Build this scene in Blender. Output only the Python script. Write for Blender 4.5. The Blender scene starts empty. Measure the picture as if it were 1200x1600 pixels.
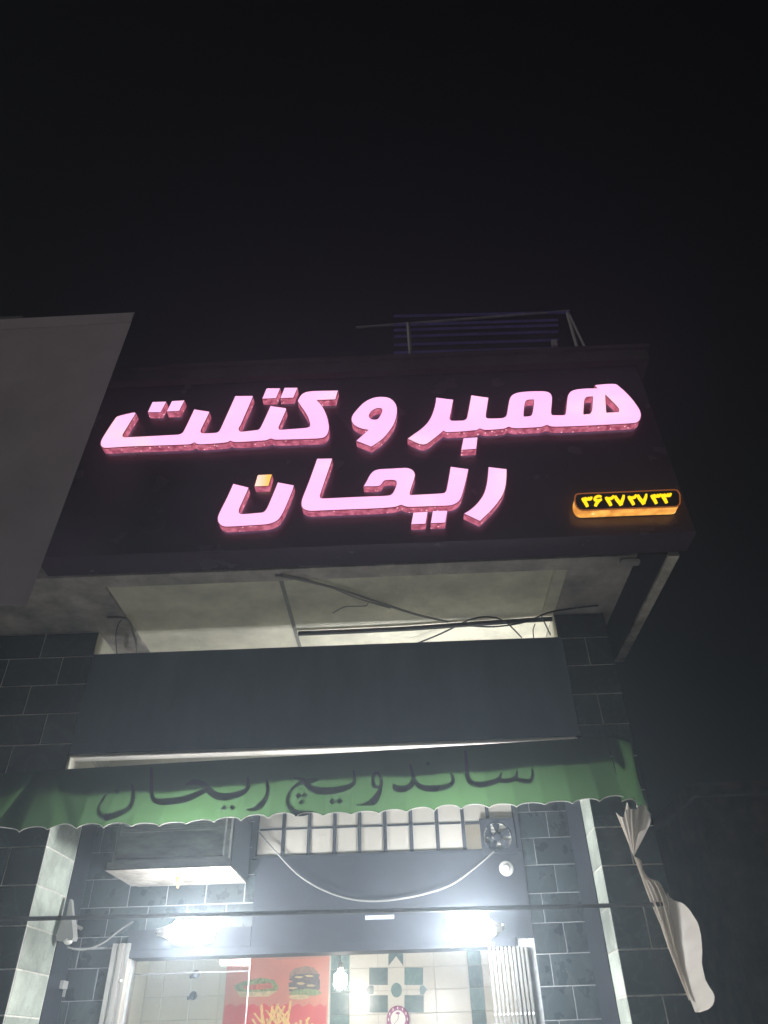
import bpy, math, random
from mathutils import Vector, geometry
R = math.radians
rnd = random.Random(7)
S = bpy.context.scene
COL = S.collection

# ------------------------------------------------------------------ camera, sky, street glow, exposure
PITCH, ROLL, YAW = R(37.4), R(1.7), R(1.0)
FPX = 1110.0                                     # focal length in pixels of a 1200 px wide frame
CAM = Vector((0.0, -5.8, 1.55))
FWD = Vector((-math.sin(YAW) * math.cos(PITCH), math.cos(YAW) * math.cos(PITCH), math.sin(PITCH)))
_r0 = Vector((math.cos(YAW), math.sin(YAW), 0)); _u0 = _r0.cross(FWD)
RGT = _r0 * math.cos(ROLL) - _u0 * math.sin(ROLL)
UPV = _u0 * math.cos(ROLL) + _r0 * math.sin(ROLL)
cd = bpy.data.cameras.new('camera'); cam = bpy.data.objects.new('camera', cd); COL.objects.link(cam)
from mathutils import Matrix
M = Matrix((RGT, UPV, -FWD)).transposed().to_4x4(); M.translation = CAM
cam.matrix_world = M
cd.sensor_fit = 'HORIZONTAL'; cd.sensor_width = 36.0; cd.lens = 36.0 * FPX / 1200.0
cd.clip_start = 0.05; cd.clip_end = 500
S.camera = cam

SUN_EL, SUN_AZ = R(11), R(236)                   # added low sun lamp for unseen street-light glow, behind the photographer's left shoulder
w = bpy.data.worlds.new('World'); S.world = w; w.use_nodes = True
nt = w.node_tree; nt.nodes.clear()
sky = nt.nodes.new('ShaderNodeTexSky'); sky.sky_type = 'NISHITA'; sky.sun_disc = False
sky.sun_elevation = SUN_EL; sky.sun_rotation = SUN_AZ; sky.air_density = 0.6; sky.dust_density = 4.0
bg = nt.nodes.new('ShaderNodeBackground'); bg.inputs['Strength'].default_value = 0.0001
wo = nt.nodes.new('ShaderNodeOutputWorld')
nt.links.new(sky.outputs[0], bg.inputs[0]); nt.links.new(bg.outputs[0], wo.inputs[0])
sl = bpy.data.lights.new('street_glow_fill', 'SUN'); sl.energy = 0.32; sl.angle = R(12); sl.color = (1.0, 0.93, 0.86)
so = bpy.data.objects.new('street_glow_fill', sl); COL.objects.link(so)
sd = Vector((math.sin(SUN_AZ) * math.cos(SUN_EL), math.cos(SUN_AZ) * math.cos(SUN_EL), math.sin(SUN_EL)))
so.rotation_euler = (-sd).to_track_quat('-Z', 'Y').to_euler()
so.location = sd * 30
S.view_settings.view_transform = 'Standard'; S.view_settings.look = 'None'
S.view_settings.exposure = 0.5; S.view_settings.gamma = 1.0; S.view_settings.use_curve_mapping = False
S.render.engine = 'CYCLES'
S.cycles.use_denoising = True
S.cycles.max_bounces = 8; S.cycles.diffuse_bounces = 5; S.cycles.glossy_bounces = 3
S.cycles.transparent_max_bounces = 8; S.cycles.volume_bounces = 0
S.cycles.sample_clamp_indirect = 4.0
S.cycles.caustics_reflective = False; S.cycles.caustics_refractive = False

def at(px, py, Y):
    """point of the place that stands at depth Y on the sight line measured in the photograph"""
    d = FWD * FPX + RGT * (px - 600) + UPV * (800 - py)
    return CAM + d * ((Y - CAM.y) / d.y)

# ------------------------------------------------------------------ materials
MATS = {}
def mat(name, col, rough=0.6, var=0.0, vscale=6.0, bump=0.0, bscale=60.0, metal=0.0, spec=0.5, emit=None, estr=0.0,
        col2=None, transl=0.0, stretch=(1, 1, 1), rvar=0.0, alpha=None):
    m = bpy.data.materials.new(name); m.use_nodes = True
    t = m.node_tree; p = t.nodes['Principled BSDF']; L = t.links.new
    p.inputs['Roughness'].default_value = rough; p.inputs['Metallic'].default_value = metal
    p.inputs['Specular IOR Level'].default_value = spec
    p.inputs['Base Color'].default_value = (*col, 1)
    if var or bump or col2 or rvar:
        tc = t.nodes.new('ShaderNodeTexCoord'); mp = t.nodes.new('ShaderNodeMapping'); mp.inputs['Scale'].default_value = stretch
        L(tc.outputs['Object'], mp.inputs[0])
        oi = t.nodes.new('ShaderNodeObjectInfo'); ad = t.nodes.new('ShaderNodeVectorMath'); ad.operation = 'MULTIPLY_ADD'
        ad.inputs[1].default_value = (37.0, 53.0, 71.0)
        L(oi.outputs['Random'], ad.inputs[0]); L(mp.outputs[0], ad.inputs[2])
        vec = ad.outputs[0]
    if var or col2:
        n = t.nodes.new('ShaderNodeTexNoise'); n.inputs['Scale'].default_value = vscale; n.inputs['Detail'].default_value = 8
        n.inputs['Roughness'].default_value = 0.65; L(vec, n.inputs['Vector'])
        cr = t.nodes.new('ShaderNodeValToRGB'); cr.color_ramp.elements[0].position = 0.34; cr.color_ramp.elements[1].position = 0.68
        a = tuple(max(0, c * (1 - var)) for c in col); b = col2 if col2 else tuple(c * (1 + var) for c in col)
        cr.color_ramp.elements[0].color = (*a, 1); cr.color_ramp.elements[1].color = (*b, 1)
        L(n.outputs['Fac'], cr.inputs[0]); L(cr.outputs[0], p.inputs['Base Color'])
    if rvar:
        n3 = t.nodes.new('ShaderNodeTexNoise'); n3.inputs['Scale'].default_value = vscale * 1.7; n3.inputs['Detail'].default_value = 6; L(vec, n3.inputs['Vector'])
        mr = t.nodes.new('ShaderNodeMapRange'); mr.inputs[1].default_value = 0.3; mr.inputs[2].default_value = 0.7
        mr.inputs[3].default_value = max(0.02, rough - rvar); mr.inputs[4].default_value = min(1, rough + rvar)
        L(n3.outputs['Fac'], mr.inputs[0]); L(mr.outputs[0], p.inputs['Roughness'])
    if bump:
        n2 = t.nodes.new('ShaderNodeTexNoise'); n2.inputs['Scale'].default_value = bscale; n2.inputs['Detail'].default_value = 6; L(vec, n2.inputs['Vector'])
        bp = t.nodes.new('ShaderNodeBump'); bp.inputs['Strength'].default_value = bump; bp.inputs['Distance'].default_value = 0.01
        L(n2.outputs['Fac'], bp.inputs['Height']); L(bp.outputs[0], p.inputs['Normal'])
    if emit:
        p.inputs['Emission Color'].default_value = (*emit, 1); p.inputs['Emission Strength'].default_value = estr
    out = t.nodes['Material Output']
    if transl:
        tr = t.nodes.new('ShaderNodeBsdfTranslucent'); mx = t.nodes.new('ShaderNodeMixShader'); mx.inputs[0].default_value = transl
        tr.inputs[0].default_value = (*(c * 1.0 for c in col), 1)
        L(p.outputs[0], mx.inputs[1]); L(tr.outputs[0], mx.inputs[2]); L(mx.outputs[0], out.inputs[0])
    MATS[name] = m
    return m

def marble(name, base, vein, rough=0.16, scale=3.0):
    m = mat(name, base, rough, var=0.3, vscale=5, bump=0.03, bscale=20, rvar=0.06)
    t = m.node_tree; L = t.links.new; p = t.nodes['Principled BSDF']
    src = p.inputs['Base Color'].links[0].from_socket; vec = [n for n in t.nodes if n.type == 'VECT_MATH'][0].outputs[0]
    wv = t.nodes.new('ShaderNodeTexNoise'); wv.inputs['Scale'].default_value = scale; wv.inputs['Detail'].default_value = 9; wv.inputs['Distortion'].default_value = 1.6
    L(vec, wv.inputs['Vector'])
    cr = t.nodes.new('ShaderNodeValToRGB'); e = cr.color_ramp.elements
    e[0].position = 0.47; e[0].color = (0, 0, 0, 1); e[1].position = 0.53; e[1].color = (0, 0, 0, 1)
    k = e.new(0.5); k.color = (0.55, 0.55, 0.55, 1)
    L(wv.outputs['Fac'], cr.inputs[0])
    mx = t.nodes.new('ShaderNodeMix'); mx.data_type = 'RGBA'; L(cr.outputs[0], mx.inputs['Factor']); L(src, mx.inputs['A'])
    mx.inputs['B'].default_value = (*vein, 1)
    oi = [n for n in t.nodes if n.type == 'OBJECT_INFO'][0]; mr = t.nodes.new('ShaderNodeMapRange'); mr.inputs[3].default_value = 0.72; mr.inputs[4].default_value = 1.32
    L(oi.outputs['Random'], mr.inputs[0]); vm = t.nodes.new('ShaderNodeVectorMath'); vm.operation = 'SCALE'
    L(mx.outputs['Result'], vm.inputs[0]); L(mr.outputs[0], vm.inputs['Scale']); L(vm.outputs[0], p.inputs['Base Color'])
    return m

M_TILE = marble('dark_green_marble', (0.022, 0.036, 0.034), (0.07, 0.095, 0.09))
M_WTILE = marble('slate_green_wall_tile', (0.018, 0.026, 0.029), (0.05, 0.062, 0.064), 0.30, 2.0)
M_RET = marble('pale_green_marble', (0.42, 0.46, 0.40), (0.25, 0.29, 0.26), 0.35, 2.5)
M_GROUT = mat('grout', (0.62, 0.60, 0.54), 0.9, var=0.2, vscale=20)
M_GROUT2 = mat('grey_grout', (0.30, 0.31, 0.31), 0.9, var=0.2, vscale=20)
M_CREAM = mat('cream_plaster', (0.82, 0.79, 0.65), 0.85, var=0.20, vscale=2.8, bump=0.25, bscale=35)
M_CONC = mat('stained_concrete', (0.50, 0.46, 0.45), 0.9, var=0.5, vscale=3.5, bump=0.5, bscale=30, col2=(0.64, 0.59, 0.54))
M_WALLUP = mat('upper_wall_render', (0.07, 0.065, 0.065), 0.9, var=0.3, vscale=2)
M_BOARD = mat('black_composite_panel', (0.068, 0.046, 0.072), 0.26, var=0.10, vscale=2, rvar=0.02)  # purple tint puts the glow around the letters into the panel colour
M_CAP = mat('sign_cap_metal', (0.075, 0.065, 0.07), 0.55, var=0.3, vscale=4, metal=0.0)
M_FASC = mat('fascia_sheet', (0.095, 0.135, 0.185), 0.5, var=0.20, vscale=2.2, bump=0.12, bscale=3, stretch=(1.6, 1, 0.5))
M_FLANGE = mat('fascia_underside_white', (0.62, 0.58, 0.52), 0.6, var=0.12, vscale=7)
M_STEEL = mat('dark_steel', (0.018, 0.021, 0.028), 0.7, var=0.25, vscale=5, bump=0.05, bscale=15, spec=0.2)
M_ALU = mat('aluminium', (0.62, 0.60, 0.56), 0.35, var=0.15, vscale=9, metal=0.75, stretch=(1, 1, 0.2))
M_GATE = mat('cream_gate_paint', (0.12, 0.115, 0.105), 0.5, var=0.15, vscale=9)
M_PANE = mat('frosted_glass', (0.58, 0.56, 0.51), 0.25, transl=0.6, var=0.06, vscale=3)
M_WHITE = mat('white_plastic', (0.75, 0.74, 0.70), 0.4, var=0.06, vscale=6)
M_GREYP = mat('grey_plastic', (0.30, 0.295, 0.28), 0.5, var=0.1, vscale=6)
M_ACB = mat('weathered_grey_metal', (0.24, 0.23, 0.22), 0.55, var=0.45, vscale=7, bump=0.1, bscale=30, col2=(0.36, 0.35, 0.33), stretch=(0.5, 1, 1.6))
M_ACU = mat('scuffed_cream_metal', (0.15, 0.13, 0.10), 0.6, var=0.55, vscale=9, bump=0.15, bscale=20, col2=(0.30, 0.28, 0.25))
M_BLACK = mat('black_rubber', (0.015, 0.015, 0.016), 0.6)
M_WIREW = mat('pale_cable', (0.17, 0.168, 0.16), 0.5)
M_RAIL = mat('rust_dark_pipe', (0.07, 0.065, 0.065), 0.6, var=0.3, vscale=20)
M_AWN = mat('green_awning_canvas', (0.060, 0.130, 0.048), 0.75, var=0.14, vscale=4, transl=0.62, bump=0.08, bscale=9)
M_AWNL = mat('dark_awning_print', (0.012, 0.020, 0.022), 0.7)
M_PIPING = mat('white_piping', (0.72, 0.70, 0.64), 0.6)
M_SHEET = mat('cream_plastic_sheet', (0.86, 0.79, 0.70), 0.45, var=0.05, vscale=3, transl=0.42)
M_NWALL = mat('neighbour_board', (0.64, 0.57, 0.62), 0.75, var=0.12, vscale=1.6, bump=0.08, bscale=6)
M_NBODY = mat('neighbour_render', (0.16, 0.15, 0.14), 0.9, var=0.25, vscale=2)
M_BRICK = mat('brown_brick', (0.24, 0.13, 0.10), 0.9, var=0.35, vscale=5)
M_RACK = mat('blue_grey_rack_paint', (0.20, 0.17, 0.62), 0.5, var=0.2, vscale=5)
M_RACKP = mat('galvanised_post', (0.42, 0.42, 0.42), 0.5, var=0.2, vscale=9)
M_IWALL = mat('white_glazed_tile', (0.70, 0.67, 0.60), 0.22, var=0.05, vscale=3)
M_IGROUT = mat('white_grout', (0.50, 0.48, 0.43), 0.9)
M_IGREEN = marble('green_glazed_tile', (0.08, 0.15, 0.14), (0.16, 0.24, 0.22), 0.2, 4)
M_FLOOR = mat('shop_floor_tile', (0.42, 0.40, 0.37), 0.3, var=0.1, vscale=2)
M_ASPH = mat('asphalt', (0.05, 0.05, 0.052), 0.9, var=0.3, vscale=8, bump=0.4, bscale=90)
M_PAVE = mat('concrete_paving', (0.74, 0.72, 0.67), 0.85, var=0.2, vscale=3, bump=0.2, bscale=40)
M_KERB = mat('kerb_concrete', (0.36, 0.35, 0.33), 0.85, var=0.2, vscale=4)
M_PSALM = mat('poster_salmon', (0.66, 0.21, 0.13), 0.35, var=0.1, vscale=2)
M_PRED = mat('poster_red', (0.66, 0.045, 0.04), 0.35, var=0.08, vscale=3)
M_BUN = mat('print_bun', (0.30, 0.16, 0.10), 0.4, var=0.4, vscale=30)
M_PATTY = mat('print_patty', (0.055, 0.04, 0.045), 0.4, var=0.5, vscale=40, col2=(0.16, 0.11, 0.09))
M_LETT = mat('print_lettuce', (0.16, 0.24, 0.06), 0.4, var=0.4, vscale=40, col2=(0.35, 0.40, 0.15))
M_BREAD = mat('print_bread', (0.62, 0.47, 0.24), 0.4, var=0.25, vscale=25)
M_FRIES = mat('print_fries', (0.78, 0.50, 0.14), 0.4, var=0.25, vscale=25)
M_TOM = mat('print_tomato', (0.55, 0.14, 0.07), 0.4, var=0.4, vscale=30)
M_PURP = mat('clock_purple', (0.30, 0.035, 0.17), 0.35)
M_CLOCKF = mat('clock_face', (0.80, 0.78, 0.74), 0.35)

def emitter(name, col, strength, base=(0.8, 0.8, 0.8)):
    return mat(name, base, 0.4, emit=col, estr=strength)
M_BULB = emitter('lit_led_diffuser', (0.97, 0.98, 1.0), 270.0)
M_BULB2 = emitter('lit_indoor_bulb', (1.0, 0.94, 0.84), 240.0)

def letter_face_mat():
    m = mat('pink_lit_acrylic', (0.10, 0.06, 0.08), 0.45); t = m.node_tree; L = t.links.new; p = t.nodes['Principled BSDF']
    g = t.nodes.new('ShaderNodeNewGeometry'); n = t.nodes.new('ShaderNodeTexNoise'); n.inputs['Scale'].default_value = 1.9; n.inputs['Detail'].default_value = 2
    L(g.outputs['Position'], n.inputs['Vector'])
    cr = t.nodes.new('ShaderNodeValToRGB'); e = cr.color_ramp.elements
    e[0].position = 0.36; e[0].color = (1.0, 0.47, 0.87, 1); e[1].position = 0.72; e[1].color = (1.0, 0.58, 0.68, 1)
    k = e.new(0.55); k.color = (1.0, 0.50, 0.83, 1)
    L(n.outputs['Fac'], cr.inputs[0]); L(cr.outputs[0], p.inputs['Emission Color']); p.inputs['Emission Strength'].default_value = 1.03
    return m
M_FACE = letter_face_mat()

def amber_dot_mat():
    m = mat('amber_lit_acrylic', (0.5, 0.4, 0.3), 0.35); t = m.node_tree; L = t.links.new; p = t.nodes['Principled BSDF']
    tc = t.nodes.new('ShaderNodeTexCoord'); sx = t.nodes.new('ShaderNodeSeparateXYZ'); L(tc.outputs['Generated'], sx.inputs[0])
    cr = t.nodes.new('ShaderNodeValToRGB'); e = cr.color_ramp.elements
    e[0].position = 0.2; e[0].color = (1.0, 0.62, 0.52, 1); e[1].position = 0.85; e[1].color = (1.0, 0.48, 0.07, 1)
    L(sx.outputs[0], cr.inputs[0]); L(cr.outputs[0], p.inputs['Emission Color']); p.inputs['Emission Strength'].default_value = 1.05
    return m
M_AMBER = amber_dot_mat()

def side_mat(name, dark, light, spark, strength, scale=1.0):
    """edge-lit clear acrylic return with LED points behind it"""
    m = mat(name, (0.25, 0.10, 0.12), 0.2); t = m.node_tree; L = t.links.new; p = t.nodes['Principled BSDF']
    g = t.nodes.new('ShaderNodeNewGeometry')
    n = t.nodes.new('ShaderNodeTexNoise'); n.inputs['Scale'].default_value = 14 * scale; n.inputs['Detail'].default_value = 4; L(g.outputs['Position'], n.inputs['Vector'])
    cr = t.nodes.new('ShaderNodeValToRGB'); e = cr.color_ramp.elements
    e[0].position = 0.35; e[0].color = (*dark, 1); e[1].position = 0.66; e[1].color = (*light, 1); L(n.outputs['Fac'], cr.inputs[0])
    v = t.nodes.new('ShaderNodeTexVoronoi'); v.inputs['Scale'].default_value = 15 * scale; L(g.outputs['Position'], v.inputs['Vector'])
    c2 = t.nodes.new('ShaderNodeValToRGB'); f = c2.color_ramp.elements
    f[0].position = 0.0; f[0].color = (1, 1, 1, 1); f[1].position = 0.20; f[1].color = (0, 0, 0, 1); L(v.outputs['Distance'], c2.inputs[0])
    mx = t.nodes.new('ShaderNodeMix'); mx.data_type = 'RGBA'; L(c2.outputs[0], mx.inputs['Factor']); L(cr.outputs[0], mx.inputs['A']); mx.inputs['B'].default_value = (*spark, 1)
    L(mx.outputs['Result'], p.inputs['Emission Color']); p.inputs['Emission Strength'].default_value = strength
    return m
M_SIDE = side_mat('glittering_pink_return', (0.20, 0.030, 0.060), (0.50, 0.13, 0.20), (1.6, 0.95, 1.05), 1.1, 1.7)
M_TRIM = mat('letter_edge_trim', (0.05, 0.015, 0.02), 0.4, emit=(0.35, 0.06, 0.05), estr=0.25)
M_NSIDE = side_mat('amber_lit_return', (0.55, 0.20, 0.02), (1.0, 0.48, 0.09), (1.2, 0.85, 0.35), 1.0, 0.8)
M_NFACE = mat('dark_number_face', (0.02, 0.008, 0.006), 0.3)
M_DIGIT = emitter('lit_yellow_digit', (1.0, 0.64, 0.002), 1.1, (0.4, 0.3, 0.05))

def glass_mat():
    m = bpy.data.materials.new('door_glass'); m.use_nodes = True; t = m.node_tree; t.nodes.clear(); L = t.links.new
    o = t.nodes.new('ShaderNodeOutputMaterial'); tr = t.nodes.new('ShaderNodeBsdfTransparent'); gl = t.nodes.new('ShaderNodeBsdfGlossy')
    tr.inputs[0].default_value = (0.90, 0.93, 0.90, 1); gl.inputs['Roughness'].default_value = 0.03
    fr = t.nodes.new('ShaderNodeFresnel'); fr.inputs[0].default_value = 1.5
    mx = t.nodes.new('ShaderNodeMixShader'); L(fr.outputs[0], mx.inputs[0]); L(tr.outputs[0], mx.inputs[1]); L(gl.outputs[0], mx.inputs[2]); L(mx.outputs[0], o.inputs[0])
    return m
M_GLASS = glass_mat()

# ------------------------------------------------------------------ building blocks
class MB:
    def __init__(s): s.v = []; s.f = []
    def add(s, vs, fs):
        b = len(s.v); s.v += [tuple(x) for x in vs]; s.f += [tuple(i + b for i in f) for f in fs]; return s
    def box(s, x0, x1, y0, y1, z0, z1):
        return s.add([(x0, y0, z0), (x1, y0, z0), (x1, y1, z0), (x0, y1, z0), (x0, y0, z1), (x1, y0, z1), (x1, y1, z1), (x0, y1, z1)],
                     [(0, 3, 2, 1), (4, 5, 6, 7), (0, 1, 5, 4), (1, 2, 6, 5), (2, 3, 7, 6), (3, 0, 4, 7)])
    def bbox(s, x0, x1, y0, y1, z0, z1, b=0.006):
        """box with chamfered vertical-face edges (front side chamfer)"""
        o = [(x0, z0), (x1, z0), (x1, z1), (x0, z1)]; i = [(x0 + b, z0 + b), (x1 - b, z0 + b), (x1 - b, z1 - b), (x0 + b, z1 - b)]
        vs = [(x, y0, z) for x, z in i] + [(x, y0 + b, z) for x, z in o] + [(x, y1, z) for x, z in o]
        fs = [(0, 1, 2, 3), (11, 10, 9, 8)]
        for k in range(4):
            n = (k + 1) % 4; fs += [(k, k + 4, n + 4, n), (k + 4, k + 8, n + 8, n + 4)]
        return s.add(vs, fs)
    def tube(s, pts, r, n=8, closed=False):
        pts = [Vector(p) for p in pts]; N = len(pts); vs = []; fs = []
        rr = r if hasattr(r, '__len__') else [r] * N
        up = Vector((0, 0, 1)); prev = None
        for i, p in enumerate(pts):
            a = pts[(i - 1) % N] if (closed or i > 0) else p; b = pts[(i + 1) % N] if (closed or i < N - 1) else p
            t = (b - a).normalized() if (b - a).length > 1e-9 else Vector((1, 0, 0))
            if prev is None:
                u = t.cross(up)
                if u.length < 0.05: u = t.cross(Vector((1, 0, 0)))
            else:
                u = prev - t * prev.dot(t)
            u.normalize(); prev = u; q = t.cross(u)
            for k in range(n):
                c = 2 * math.pi * k / n; vs.append(p + u * (math.cos(c) * rr[i]) + q * (math.sin(c) * rr[i]))
        for i in range(N if closed else N - 1):
            j = (i + 1) % N
            for k in range(n):
                m = (k + 1) % n; fs.append((i * n + k, i * n + m, j * n + m, j * n + k))
        if not closed: fs += [tuple(range(n))[::-1], tuple((N - 1) * n + k for k in range(n))]
        return s.add(vs, fs)
    def lathe(s, prof, o, axis, n=20):
        """prof: (distance along axis, radius)"""
        o = Vector(o); a = Vector(axis).normalized(); u = a.cross(Vector((0, 0, 1)))
        if u.length < 0.05: u = a.cross(Vector((1, 0, 0)))
        u.normalize(); q = a.cross(u); vs = []; fs = []
        for d, r in prof:
            for k in range(n):
                c = 2 * math.pi * k / n; vs.append(o + a * d + (u * math.cos(c) + q * math.sin(c)) * max(r, 1e-4))
        for i in range(len(prof) - 1):
            for k in range(n):
                m = (k + 1) % n; fs.append((i * n + k, i * n + m, (i + 1) * n + m, (i + 1) * n + k))
        fs += [tuple(range(n))[::-1], tuple((len(prof) - 1) * n + k for k in range(n))]
        return s.add(vs, fs)
    def plate(s, loops, y0, y1, sides=True, back=True):
        """flat shape with holes, loops of (x, z), front at y0, back at y1"""
        polys = [[Vector((x, z, 0)) for x, z in lp] for lp in loops]
        tris = geometry.tessellate_polygon(polys); flat = [q for lp in loops for q in lp]; n = len(flat)
        vs = [(x, y0, z) for x, z in flat]; fs = []
        for t in tris:
            a, b, c = [flat[i] for i in t]
            if (b[0] - a[0]) * (c[1] - a[1]) - (b[1] - a[1]) * (c[0] - a[0]) < 0: t = (t[0], t[2], t[1])
            fs.append(tuple(t))
        if back or sides: vs += [(x, y1, z) for x, z in flat]
        if back: fs += [(i + n, k + n, j + n) for i, j, k in fs[:]]
        if sides:
            o = 0
            for li, lp in enumerate(loops):
                m = len(lp); ar = sum(lp[i][0] * lp[(i + 1) % m][1] - lp[(i + 1) % m][0] * lp[i][1] for i in range(m))
                ccw = (ar > 0) == (li == 0)
                for i in range(m):
                    j = (i + 1) % m; q = (o + i, o + i + n, o + j + n, o + j)
                    fs.append(q if ccw else q[::-1])
                o += m
        return s.add(vs, fs)
    def sidewalls(s, loops, y0, y1):
        for li, lp in enumerate(loops):
            m = len(lp); ar = sum(lp[i][0] * lp[(i + 1) % m][1] - lp[(i + 1) % m][0] * lp[i][1] for i in range(m))
            ccw = (ar > 0) == (li == 0); vs = [(x, y0, z) for x, z in lp] + [(x, y1, z) for x, z in lp]
            fs = []
            for i in range(m):
                j = (i + 1) % m; q = (i, i + m, j + m, j); fs.append(q if ccw else q[::-1])
            s.add(vs, fs)
        return s
    def mesh(s, name, m, smooth=False):
        me = bpy.data.meshes.new(name); me.from_pydata(s.v, [], s.f); me.materials.append(m); me.update()
        if smooth:
            for p in me.polygons: p.use_smooth = True
        return me
    def build(s, name, m, parent=None, smooth=False):
        o = bpy.data.objects.new(name, s.mesh(name, m, smooth)); COL.objects.link(o); o.parent = parent
        return o
def tag(o, label=None, cat=None, group=None, kind=None):
    if label: o['label'] = label
    if cat: o['category'] = cat
    if group: o['group'] = group
    if kind: o['kind'] = kind
    return o
def empty(name, label, cat, group=None, loc=(0, 0, 0)):
    o = bpy.data.objects.new(name, None); o.location = loc; COL.objects.link(o); o.empty_display_size = 0.2
    return tag(o, label, cat, group)
def inst(me, name, parent, loc):
    o = bpy.data.objects.new(name, me); o.location = loc; COL.objects.link(o); o.parent = parent; return o
def curve(pts, n=10):
    """smooth interpolation through 3D points"""
    P = [Vector(p) for p in pts]; out = []
    for i in range(len(P) - 1):
        a = P[max(i - 1, 0)]; b = P[i]; c = P[i + 1]; d = P[min(i + 2, len(P) - 1)]
        for k in range(n):
            t = k / n; out.append(0.5 * ((2 * b) + (c - a) * t + (2 * a - 5 * b + 4 * c - d) * t * t + (3 * b - a - 3 * c + d) * t ** 3))
    out.append(P[-1]); return out
def soften(lp, n=4):
    """round a traced loop where it bends gently, keep its real corners"""
    N = len(lp); P = [Vector((x, y)) for x, y in lp]; T = []; sharp = []
    for i in range(N):
        a = P[i] - P[i - 1]; b = P[(i + 1) % N] - P[i]
        ang = a.angle(b, 0); sharp.append(ang > R(52)); T.append((a.normalized() + b.normalized()).normalized() if ang < R(170) else b.normalized())
    out = []
    for i in range(N):
        j = (i + 1) % N; d = P[j] - P[i]; Ls = d.length
        la = min(Ls, 1.4 * (P[i] - P[i - 1]).length); lb = min(Ls, 1.4 * (P[(j + 1) % N] - P[j]).length)
        t0 = d if sharp[i] else T[i] * la; t1 = d if sharp[j] else T[j] * lb
        for k in range(n):
            t = k / n; h = (2 * t**3 - 3 * t**2 + 1, t**3 - 2 * t**2 + t, -2 * t**3 + 3 * t**2, t**3 - t**2)
            q = P[i] * h[0] + t0 * h[1] + P[j] * h[2] + t1 * h[3]; out.append((q.x, q.y))
    return out

# key measures of the place (metres)
PX0, PX1 = -2.53, 1.30           # inner faces of the two pillars
PY = -0.50                       # pillar fronts
WY = 0.30                        # recessed shop-front wall
SOF = 4.46                       # underside of the projecting slab
SGY = -1.58                      # sign front
SL, SR = -2.62, 2.16             # sign ends
SZ0, SZ1 = 4.475, 6.34           # sign bottom and top
def wz(px, py): p = at(px, py, WY); return p.x, p.z

# ------------------------------------------------------------------ setting
g = MB().box(-60, 60, -60, 60, -0.30, -0.13).build('ground', M_ASPH); tag(g, kind='structure')
pv = MB().box(-30, 30, -4.2, 12, -0.125, 0.0).build('pavement', M_PAVE); tag(pv, kind='structure')
kb = MB()
kb.box(-30, 30, -4.36, -4.204, -0.125, 0.012)
tag(kb.build('kerb', M_KERB), kind='structure')

# ------------------------------------------------------------------ shop building
B = empty('shop_building', 'single-storey shop front with dark green marble pillars beneath the pink sign', 'building')
# --- pillars, tiled
def pillar(x0, x1, ret_side, ret_depth):
    core = MB().box(x0 + 0.004, x1 - 0.004, PY + 0.004, WY + 0.25, 0.0, SOF - 0.004).build('pillar', M_GROUT, B)
    th, tw, j = 0.2425, 0.40, 0.009
    cache = {}
    def tile(w, h, m):
        k = (round(w, 3), round(h, 3), m.name)
        if k not in cache: cache[k] = MB().bbox(0, w, 0, 0.0115, 0, h, 0.0025).mesh('tile', m)
        return cache[k]
    row = 0; z = 0.105 - 0.2425
    while z < SOF - 0.01:
        za = max(z, 0.004); zb = min(z + th, SOF - 0.008)
        if zb - za > 0.03:
            edges = [x0]
            x = x0 + (0.22 if row % 2 else 0.40) if ret_side < 0 else x0 + (0.40 if row % 2 else 0.30)
            if ret_side > 0:
                edges = [x1]; x = x1 - (0.25 if row % 2 else 0.45)
                while x > x0 + 0.03: edges.insert(0, x); x -= 0.45
                edges.insert(0, x0)
            else:
                while x < x1 - 0.03: edges.append(x); x += 0.40
                edges.append(x1)
            for a, b in zip(edges, edges[1:]):
                o = inst(tile(b - a - j, zb - za - j, M_TILE), 'tile', core, (a + j / 2, PY + rnd.uniform(-0.0012, 0.0008), za + j / 2))
            # inner return: pale tiles
            o = inst(tile(ret_depth - j, zb - za - j, M_RET if zb < 3.3 else M_CREAM), 'return_tile', core, (0, 0, 0))
            if ret_side > 0: o.rotation_euler = (0, 0, R(90)); o.location = (x1 + rnd.uniform(-0.0006, 0.0006), PY + 0.014, za + j / 2)
            else: o.rotation_euler = (0, 0, R(-90)); o.location = (x0 + rnd.uniform(-0.0006, 0.0006), PY + 0.014 + ret_depth - j, za + j / 2)
        z += th; row += 1
    return core
pillar(-3.42, PX0, +1, 0.50)
pillar(PX1, 1.72, -1, 0.27)
MB().box(PX1 - 0.004, PX1 + 0.003, PY + 0.285, WY - 0.003, 0, 3.3).build('dark_return_strip', M_STEEL, B)  # dark strip over the rear of the right return
MB().box(PX0 - 0.003, PX0 + 0.004, PY + 0.517, WY - 0.003, 0, 3.3).build('dark_return_strip', M_STEEL, B)  # shade on the rear of the left return, put in as a dark strip
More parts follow.
